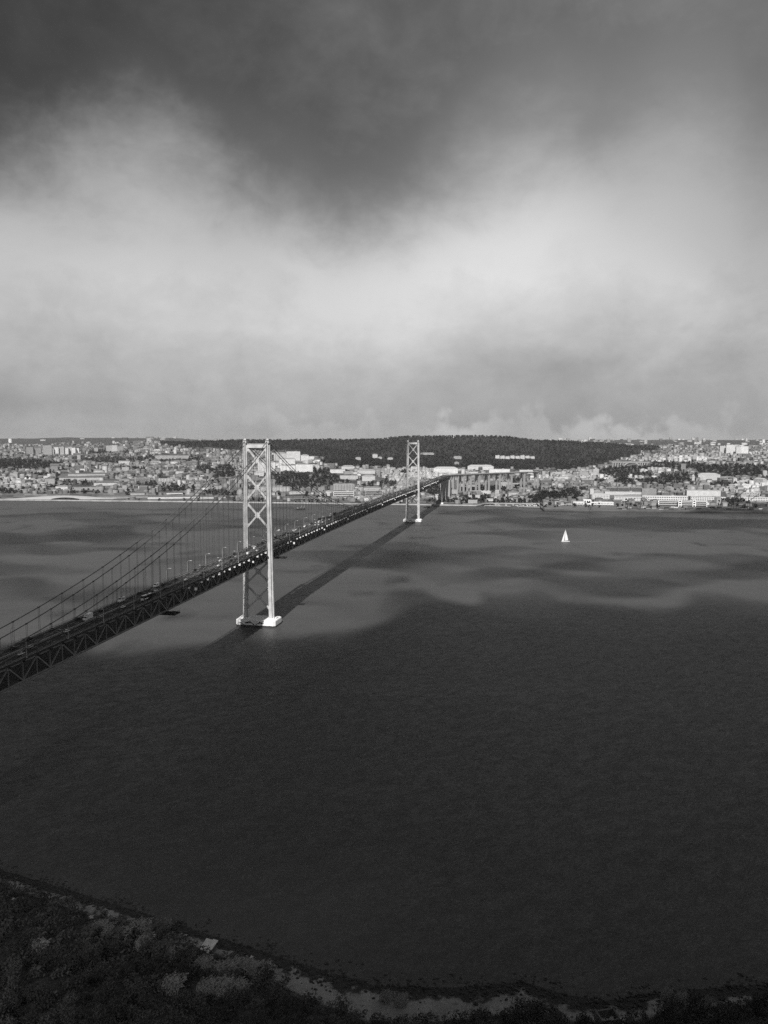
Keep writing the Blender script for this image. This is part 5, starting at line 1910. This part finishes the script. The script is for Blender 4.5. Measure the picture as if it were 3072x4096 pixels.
def leaf_faces(c, d, s0, s1, g, loose=.55):
    n_ = len(c)
    t = g.normal(0, 1, (n_, 3)); nrm = d + t * loose
    nrm /= np.linalg.norm(nrm, axis=1)[:, None]
    a = np.cross(nrm, g.normal(0, 1, (n_, 3))); a /= np.linalg.norm(a, axis=1)[:, None]
    b = np.cross(nrm, a)
    s = g.uniform(s0, s1, n_)[:, None]
    e = g.uniform(.55, 1.0, n_)[:, None]
    v = np.stack([c - a * s, c - b * s * e * .6, c + a * s, c + b * s * e * .6], 1).reshape(-1, 3)
    f = np.arange(n_ * 4).reshape(-1, 4)
    return v, f
crowns, trunks = [], []
for k in range(6):
    g = np.random.default_rng(50 + k)
    r, h = (4.6, 9.0) if k < 4 else (2.6, 13.0)
    c, d = crown_points(170, r, h, 60 + k)
    v, f = leaf_faces(c, d, .8, 1.7, g)
    v[:, 2] += 1.6
    crowns.append(big_mesh("crown", v, f, leaf_far if k % 2 else leaf_far2))
    m = MB().tube([(0, 0, -1.5), (.2, .1, 2.5), (0, .2, 6.0)], .45, 6, r1=.16)
    for q in range(3):
        u = q * 2.1 + k
        m.tube([(.1, .1, 2.6 + q * .5), (1.7 * math.cos(u), 1.7 * math.sin(u), 5.0 + q * .6)], .2, 5, r1=.07)
    trunks.append(m.mesh("trunk", bark))
tx, ty = grid(2060, 5200, 14, 11)
tz = land_z(tx, ty)
tpx, tpy = proj(tx, ty, tz)
wood = (tpx > 640) & (tpx < 2640) & (tpy < np.interp(tpx, WOOD_X, WOOD_Y)) & (ty > 3000)
patch = in_any(tpx, tpy, TREES)
ok = (patch & (rng.random(len(tx)) < .62)) | (wood & (rng.random(len(tx)) < .62)) | (rng.random(len(tx)) < .05)
ok &= (ty > shore_d(tpx) + 12) & ~blocked(tpx, tpy) & ~near_line(tx, ty, BRIDGE_LINE, 14) & ~((tpx > 2170) & (ty < shore_d(tpx) + 60))
tx, ty, tz, tpx, tpy, wood = (a[ok] for a in (tx, ty, tz, tpx, tpy, wood))
ts_ = rng.uniform(.7, 1.35, len(tx)) * np.where(wood, 1.1, 1.0)
print("far trees", len(tx), "in woods", wood.sum())
vis = np.where((tpx > 0) & (tpx < 3072), ts_ / ty, 0)
big = set(np.argsort(-vis)[:230].tolist())
rest = []
for i in range(len(tx)):
    if i in big:
        k = int(rng.integers(0, 6))
        where = district(tpx[i], tpy[i])
        shp = "round" if k < 4 else "slim upright"
        o = thing("tree", f"{shp} dark tree {where}", "tree", (tx[i], ty[i], tz[i]), float(rng.uniform(0, 6)), f"{shp} trees {where}")
        s = float(ts_[i])
        o.scale = (s, s, s * float(rng.uniform(.85, 1.15)))
        link("crown", crowns[k], o)
        link("trunk", trunks[k], o)
    else:
        rest.append(i)
rest = np.array(rest)
# the far-off wood: lumpy crowns of coarse leaf clumps in one mass
proto = []
for k in range(5):
    c, d = crown_points(40, 5.2, 8.5, 200 + k)
    proto.append(leaf_faces(c, d, 1.5, 2.8, np.random.default_rng(210 + k), .22)[0])
pk = rng.integers(0, 5, len(rest))
VV = []
for k in range(5):
    ids = rest[pk == k]
    ang = rng.uniform(0, 6.28, len(ids))
    ca, sa = np.cos(ang), np.sin(ang)
    P = proto[k]
    s = ts_[ids][:, None]
    x = (P[None, :, 0] * ca[:, None] - P[None, :, 1] * sa[:, None]) * s + tx[ids][:, None]
    y = (P[None, :, 0] * sa[:, None] + P[None, :, 1] * ca[:, None]) * s + ty[ids][:, None]
    z = P[None, :, 2] * s + tz[ids][:, None]
    VV.append(np.stack([x, y, z], -1).reshape(-1, 3))
VV = np.concatenate(VV)
print("wood faces", len(VV) // 4)
o = link("woodland", big_mesh("woodland", VV, np.arange(len(VV)).reshape(-1, 4), leaf_far))
tag(o, "dark woodland covering the long ridge and park slopes behind the town", "woodland", kind='stuff')

# ------------------------------------------------------------------ near hillside: shrubs, cane, beach, rocks
leaf_a = material("shrub_leaves_dark", .058, .9, .45, .4, spec=.1)
leaf_b = material("shrub_leaves_mid", .090, .9, .4, .4, spec=.1)
leaf_c = material("shrub_leaves_grey", .10, .9, .35, .4, spec=.1)
cane_mat = material("cane_leaves", .36, .8, .35, .5, spec=.15)
stem_mat = material("shrub_stems", .05, .95, .2, 2.0)
LEAF = (leaf_a, leaf_b, leaf_c)
bush_crowns, bush_stems = {}, []
for k in range(7):
    g = np.random.default_rng(300 + k)
    c, d = crown_points(620, 1.0, 1.35, 320 + k)
    inner, di = crown_points(160, .72, 1.1, 350 + k)
    c = np.concatenate([c, inner]); d = np.concatenate([d, di])
    v, f = leaf_faces(c, d, .045, .105, g)
    for q in range(3):
        bush_crowns[k, q] = big_mesh("foliage", v, f, LEAF[q])
    m = MB()
    for q in range(5):
        u = q * 1.256 + k
        m.tube([(0, 0, -.2), (.25 * math.cos(u), .25 * math.sin(u), .35), (.55 * math.cos(u), .55 * math.sin(u), .8)], .05, 5, r1=.015)
    bush_stems.append(m.mesh("stem", stem_mat))
def near_px(x, y):
    return proj(x, y, float(near_z(x, y)))
# candidates over the visible slope
bx = rng.uniform(-240, 190, 9000)
by = rng.uniform(95, 330, 9000)
bz = near_z(bx, by)
bpx, bpy_ = proj(bx, by, bz)
beach_w = np.interp(bx, [-200, -110, -60, -20, 0, 60, 80, 300], [5, 5, 6, 15, 17, 12, 8, 6])
inland = near_shore(bx) - by - beach_w
okb = (bpx > -160) & (bpx < 3230) & (bpy_ < 4350) & (inland > 1.0)
# bare sand stays free
okb &= ~(((bpx - 1320) / 190) ** 2 + ((bpy_ - 3965) / 48) ** 2 < 1)
okb &= ~(((bpx - 836) / 62) ** 2 + ((bpy_ - 3812) / 52) ** 2 < 1)
okb &= ~(((bpx - 2440) / 60) ** 2 + ((bpy_ - 4085) / 40) ** 2 < 1)
bx, by, bz, bpx, bpy_, inland = (a[okb] for a in (bx, by, bz, bpx, bpy_, inland))
# thin out so that crowns touch without crowding
grid_used = {}
sel = []
br = rng.uniform(1.5, 4.2, len(bx)) * np.where(inland < 8, .6, 1.0)
for i in np.argsort(-br):
    cell_ = (int(bx[i] // 6), int(by[i] // 6))
    good = True
    for a in (-1, 0, 1):
        for b in (-1, 0, 1):
            for j in grid_used.get((cell_[0] + a, cell_[1] + b), ()):
                if (bx[i] - bx[j]) ** 2 + (by[i] - by[j]) ** 2 < (.62 * (br[i] + br[j])) ** 2:
                    good = False
    if good:
        grid_used.setdefault(cell_, []).append(i)
        sel.append(i)
sel = np.array(sel)
print("bushes", len(sel))
sizes = br[sel] / by[sel]
keepers = sel[np.argsort(-sizes)][:210]
small = np.setdiff1d(sel, keepers)
def slope_place(px, py):
    col = np.searchsorted([170, 360, 560, 780, 960, 1180, 1450, 1800, 2150, 2500, 2800], px)
    a = ("at the left frame edge", "left of the pale boulder", "left of the bright cane patch", "below the bright cane patch", "below the pale slab hut", "right of the pale slab hut", "below the sandy strip's left end",
         "below the sandy strip's right end", "left of the stone ruin's cove", "around the stone ruin", "right of the stone ruin", "at the right frame edge")[col]
    b = "upslope by the bottom edge," if py > 4010 else "halfway down the slope," if py > 3800 else "close to the shore,"
    return f"{b} {a}"
for i in keepers:
    k, q = int(rng.integers(0, 7)), int(rng.choice((0, 0, 0, 0, 0, 1, 1, 1, 2)))
    tnm = ("dark", "mid-grey", "pale grey")[q]
    where = slope_place(bpx[i], bpy_[i])
    s = float(br[i])
    asp = float(rng.uniform(.75, 1.3))
    szw = "big" if s > 3.6 else "small" if s < 2.6 else "middling"
    shw = "tall" if asp > 1.12 else "spreading" if asp < .92 else "rounded"
    o = thing("shrub", f"{szw} {tnm} {shw} shrub {where}", "shrub", (bx[i], by[i], bz[i] - .15), float(rng.uniform(0, 6)), f"{szw} {tnm} {shw} shrubs {where}")
    o.scale = (s * float(rng.uniform(.9, 1.15)), s * float(rng.uniform(.9, 1.15)), s * asp)
    link("foliage", bush_crowns[k, q], o)
    link("stem", bush_stems[k], o)
# smaller undergrowth in one mass
VV = []
c0 = []
for k in range(5):
    c, d = crown_points(110, 1.0, 1.0, 420 + k)
    c0.append(leaf_faces(c, d, .10, .22, np.random.default_rng(430 + k))[0])
ux = np.concatenate([bx[small], rng.uniform(-240, 190, 5200)])
uy = np.concatenate([by[small], rng.uniform(95, 330, 5200)])
us = np.concatenate([br[small], rng.uniform(.5, 1.3, 5200)])
uz = near_z(ux, uy)
upx, upy = proj(ux, uy, uz)
uin = near_shore(ux) - uy - np.interp(ux, [-200, -110, -60, -20, 0, 60, 80, 300], [5, 5, 6, 15, 17, 12, 8, 6])
oku = (upx > -120) & (upx < 3190) & (upy < 4250) & (uin > -3 * rng.random(len(ux)))
oku &= ~((uin < 3) & (upx > 1500) & (rng.random(len(ux)) < .35))
oku &= ~((((upx - 1320) / 180) ** 2 + ((upy - 3965) / 45) ** 2 < 1) & (rng.random(len(ux)) < .94))
oku &= ~(((upx - 836) / 50) ** 2 + ((upy - 3800) / 42) ** 2 < 1)
oku &= ~(((upx - 2440) / 50) ** 2 + ((upy - 4085) / 36) ** 2 < 1)
ux, uy, uz, us = ux[oku], uy[oku], uz[oku], us[oku]
pk = rng.integers(0, 5, len(ux))
mi = []
for k in range(5):
    ids = np.nonzero(pk == k)[0]
    P = c0[k]
    s = us[ids][:, None]
    VV.append(np.stack([P[None, :, 0] * s + ux[ids][:, None], P[None, :, 1] * s + uy[ids][:, None], P[None, :, 2] * s * .9 + uz[ids][:, None] - .1], -1).reshape(-1, 3))
    mi.append(np.repeat(rng.integers(0, 2, len(ids)), 110))
VV = np.concatenate(VV)
o = link("undergrowth", big_mesh("undergrowth", VV, np.arange(len(VV)).reshape(-1, 4), [leaf_a, leaf_b], mi=np.concatenate(mi)))
tag(o, "dark low undergrowth filling the gaps between the shrubs on the near slope", "undergrowth", kind='stuff')
print("undergrowth", len(ux))

# giant cane leaning in the wind
def slope_at(px, py):
    r = ray(px, py)
    d = np.arange(60, 420, .5)
    k = d / r[1]
    z = CAMZ + r[2] * k
    g = near_z(r[0] * k, d)
    h = np.nonzero(z <= g)[0]
    i = h[0] if len(h) else -1
    return r[0] * k[i], d[i], float(g[i])
def cane_mesh(seed, n_, spread, tall):
    g = np.random.default_rng(seed)
    m = MB()
    for i in range(n_):
        u, q = g.uniform(0, 6.28), spread * math.sqrt(g.random())
        x0, y0 = q * math.cos(u) * 1.4, q * math.sin(u)
        h = tall * g.uniform(.65, 1.1)
        lx, ly = h * g.uniform(.25, .6), h * g.uniform(-.1, .25)
        w = g.uniform(.035, .075)
        rz_ = g.uniform(0, 3.14)
        wx, wy = w * math.cos(rz_), w * math.sin(rz_)
        pts_ = [(x0, y0, 0), (x0 + lx * .15, y0 + ly * .15, h * .45), (x0 + lx * .5, y0 + ly * .5, h * .8), (x0 + lx, y0 + ly, h)]
        vs = []
        for k, p_ in enumerate(pts_):
            ww = (1, 1, .9, .2)[k]
            vs += [(p_[0] - wx * ww, p_[1] - wy * ww, p_[2]), (p_[0] + wx * ww, p_[1] + wy * ww, p_[2])]
        m.add(vs, [(0, 1, 3, 2), (2, 3, 5, 4), (4, 5, 7, 6)])
        for k in range(2):                      # drooping leaves
            f = g.uniform(.35, .98)
            bx_, by_, bz_ = x0 + lx * f * f, y0 + ly * f * f, h * f
            a_ = g.uniform(-1.2, 1.2)
            L_ = g.uniform(.6, 1.2)
            ex, ey = L_ * math.cos(a_), L_ * math.sin(a_) * .8
            ww = .06
            m.add([(bx_ - ey * ww, by_ + ex * ww, bz_), (bx_ + ex * .6, by_ + ey * .6, bz_ + .28), (bx_ + ex, by_ + ey, bz_ - .1), (bx_ + ey * ww, by_ - ex * ww, bz_ - .02)], [(0, 1, 2, 3)])
    return m.mesh("cane", CANE_M[seed % 3])
CANE_M = [cane_mat, material("cane_leaves_dry", .27, .8, .35, .5), material("cane_leaves_green", .16, .8, .35, .5)]
cane_me = [cane_mesh(500 + k, 150, 2.4, 5.4) for k in range(5)]
CANE = [(352, 3745), (385, 3735), (410, 3750), (448, 3768), (480, 3762), (515, 3740), (545, 3742), (575, 3745), (610, 3748), (640, 3735), (660, 3725), (565, 3800), (600, 3820), (640, 3830), (690, 3850), (730, 3868),
        (800, 3880), (850, 3900), (900, 3905), (960, 3895), (1000, 3905), (1035, 3920), (820, 3985), (870, 3990), (920, 3985), (950, 3990), (675, 3978), (140, 3820), (1540, 4010),
        (1600, 4025), (2660, 4000), (2720, 4015), (2820, 4040)]
for i, (px, py) in enumerate(CANE):
    X, Y, Z = slope_at(px, py)
    bright_patch = 420 < px < 760 and py < 3880
    if bright_patch: where = "in the bright wind-bent patch on the slope at left"
    elif px < 420: where = "at the lower left of the slope"
    elif px < 1100: where = "below the pale slab on the slope"
    elif px < 2000: where = "at the bottom edge near the sandy strip"
    else: where = "on the shore slope at lower right"
    o = link("giant_cane", cane_me[(i % 5) if 330 < px < 760 and py < 3880 else (1, 4)[i % 2]], None, (X, Y, Z - .1), random.uniform(-.4, .4))
    s = random.uniform(.8, 1.15) * (1.0 if px < 1100 else .7)
    o.scale = (s, s, s)
    tag(o, f"clump of tall pale cane {where}", "cane", f"cane clumps {where}")

# rocks along the waterline
rock_mat = material("wet_rock", .030, .7, .4, .6)
def rock_shape(seed):
    g = np.random.default_rng(seed)
    t_ = (1 + 5 ** .5) / 2
    v = np.array([(-1, t_, 0), (1, t_, 0), (-1, -t_, 0), (1, -t_, 0), (0, -1, t_), (0, 1, t_), (0, -1, -t_), (0, 1, -t_), (t_, 0, -1), (t_, 0, 1), (-t_, 0, -1), (-t_, 0, 1)]) / 1.9
    v = v * g.uniform(.7, 1.25, (12, 1)) * np.array([1.2, 1.0, .7])
    f = [(0, 11, 5), (0, 5, 1), (0, 1, 7), (0, 7, 10), (0, 10, 11), (1, 5, 9), (5, 11, 4), (11, 10, 2), (10, 7, 6), (7, 1, 8), (3, 9, 4), (3, 4, 2), (3, 2, 6), (3, 6, 8), (3, 8, 9), (4, 9, 5), (2, 4, 11), (6, 2, 10), (8, 6, 7), (9, 8, 1)]
    return v, np.array(f)
RV, RF = [], []
off_ = 0
shapes = [rock_shape(600 + k) for k in range(8)]
for i in range(2600):
    x = rng.uniform(-230, 190)
    wdt = np.interp(x, [-200, -60, 0, 60, 190], [6, 8, 9, 8, 6])
    s_in = rng.normal(1.0, wdt * .42) + 1.6 * math.sin(x * .19) + 1.0 * math.sin(x * .47)
    y = float(near_shore(x)) - s_in
    v, f = shapes[int(rng.integers(0, 8))]
    sz = rng.uniform(.18, .75) * (1.5 if rng.random() < .06 else 1)
    a = rng.uniform(0, 6.28)
    ca, sa = math.cos(a), math.sin(a)
    z = max(float(near_z(x, y)), -.2)
    RV.append(np.stack([x + (v[:, 0] * ca - v[:, 1] * sa) * sz, y + (v[:, 0] * sa + v[:, 1] * ca) * sz, z + v[:, 2] * sz], 1))
    RF.append(f + off_)
    off_ += 12
o = link("shore_rocks", big_mesh("shore_rocks", np.concatenate(RV), np.concatenate(RF), rock_mat))
tag(o, "dark weed-covered stones along the near waterline", "rocks", kind='stuff')
pale_rock = material("pale_boulder", .42, .9, .2, .8)
for px, py, s, lab in ((366, 3677, 1.1, "small pale boulder among dark rocks at left of the shore"), (741, 3748, .8, "tiny pale boulder left of the pale slab"), (52, 3602, .6, "tiny pale stone near the left frame edge by the shore"),
                       (1005, 3835, .6, "small pale stone right of the pale slab on the shore")):
    X, Y, Z = slope_at(px, py)
    v, f = rock_shape(int(px))
    me = MB().add(v * s, [tuple(q) for q in f]).mesh("boulder", pale_rock)
    tag(link("boulder", me, None, (X, Y, Z + s * .7), .4), lab, "boulder")

# pale slab-roofed hut on the slope
X, Y, Z = slope_at(836, 3806)
hut = thing("slab_hut", "small hut with two tilted pale roof slabs among the shrubs near the shore", "hut", (X, Y, Z), R(-22))
hut.scale = (.86, .86, .86)
slab = material("pale_roof_slab", .60, .85, .25, .5)
MB().box((0, .6, .9), (4.4, 3.8, 2.4)).build("wall", material("hut_wall", .12, .9, .2, .5), hut)
def tilted(m, x0, x1, y0, y1, z0, z1, th):
    vs = [(x0, y0, z0), (x1, y0, z0), (x1 + .3, y1, z1), (x0 - .1, y1, z1)]
    m.add(vs + [(x, y, z + th) for x, y, z in vs], MB.BF)
m = MB(); tilted(m, -2.9, .1, -2.6, 2.6, 1.9, 3.3, .28); m.build("roof_slab", slab, hut)
m = MB(); tilted(m, .42, 2.5, -3.1, 2.8, 2.0, 3.6, .34); m.box((1.5, -3.0, 2.2), (1.7, 1.0, .5)); m.build("roof_slab", slab, hut)
m = MB().box((.27, 0, 2.3), (.26, 4.6, .3)); m.build("seam_strip", material("seam_dark", .02, .9, 0), hut)  # dark strip in the gap between the two slabs

# ruined stone house at the bottom edge
X, Y, Z = slope_at(2440, 4094)
ruin = thing("ruined_house", "roofless stone ruin with a dark doorway at the bottom edge, lower right", "ruin", (X, Y, Z), R(12))
stone_m = material("ruin_stone", .16, .95, .4, .8, bump=.6)
cap_m = material("ruin_capstone", .5, .9, .3, .8)
for nm, c, d in (("wall", (-2.6, -2, 1.4), (2.2, .5, 3.4)), ("wall", (2.2, -2, 1.2), (1.4, .5, 3.0)), ("lintel", (.2, -2, 2.6), (3.0, .52, .5)), ("wall", (-3.6, .8, 1.3), (.5, 5.2, 3.2)), ("wall", (2.8, .8, 1.0), (.5, 5.2, 2.6)), ("wall", (-.4, 3.2, 1.0), (6.6, .5, 2.6))):
    MB().box(c, d).build(nm, stone_m, ruin)
for i in range(14):
    x = -3.4 + i * .46
    g_ = random.uniform(.15, .4)
    v, f = rock_shape(900 + i)
    link("capstone", MB().add(v * g_, [tuple(q) for q in f]).mesh("capstone", cap_m), ruin, (x, -2 + random.uniform(-.1, .1), (3.1 if x < -1.5 else 2.9 if x < 1.6 else 2.8)))
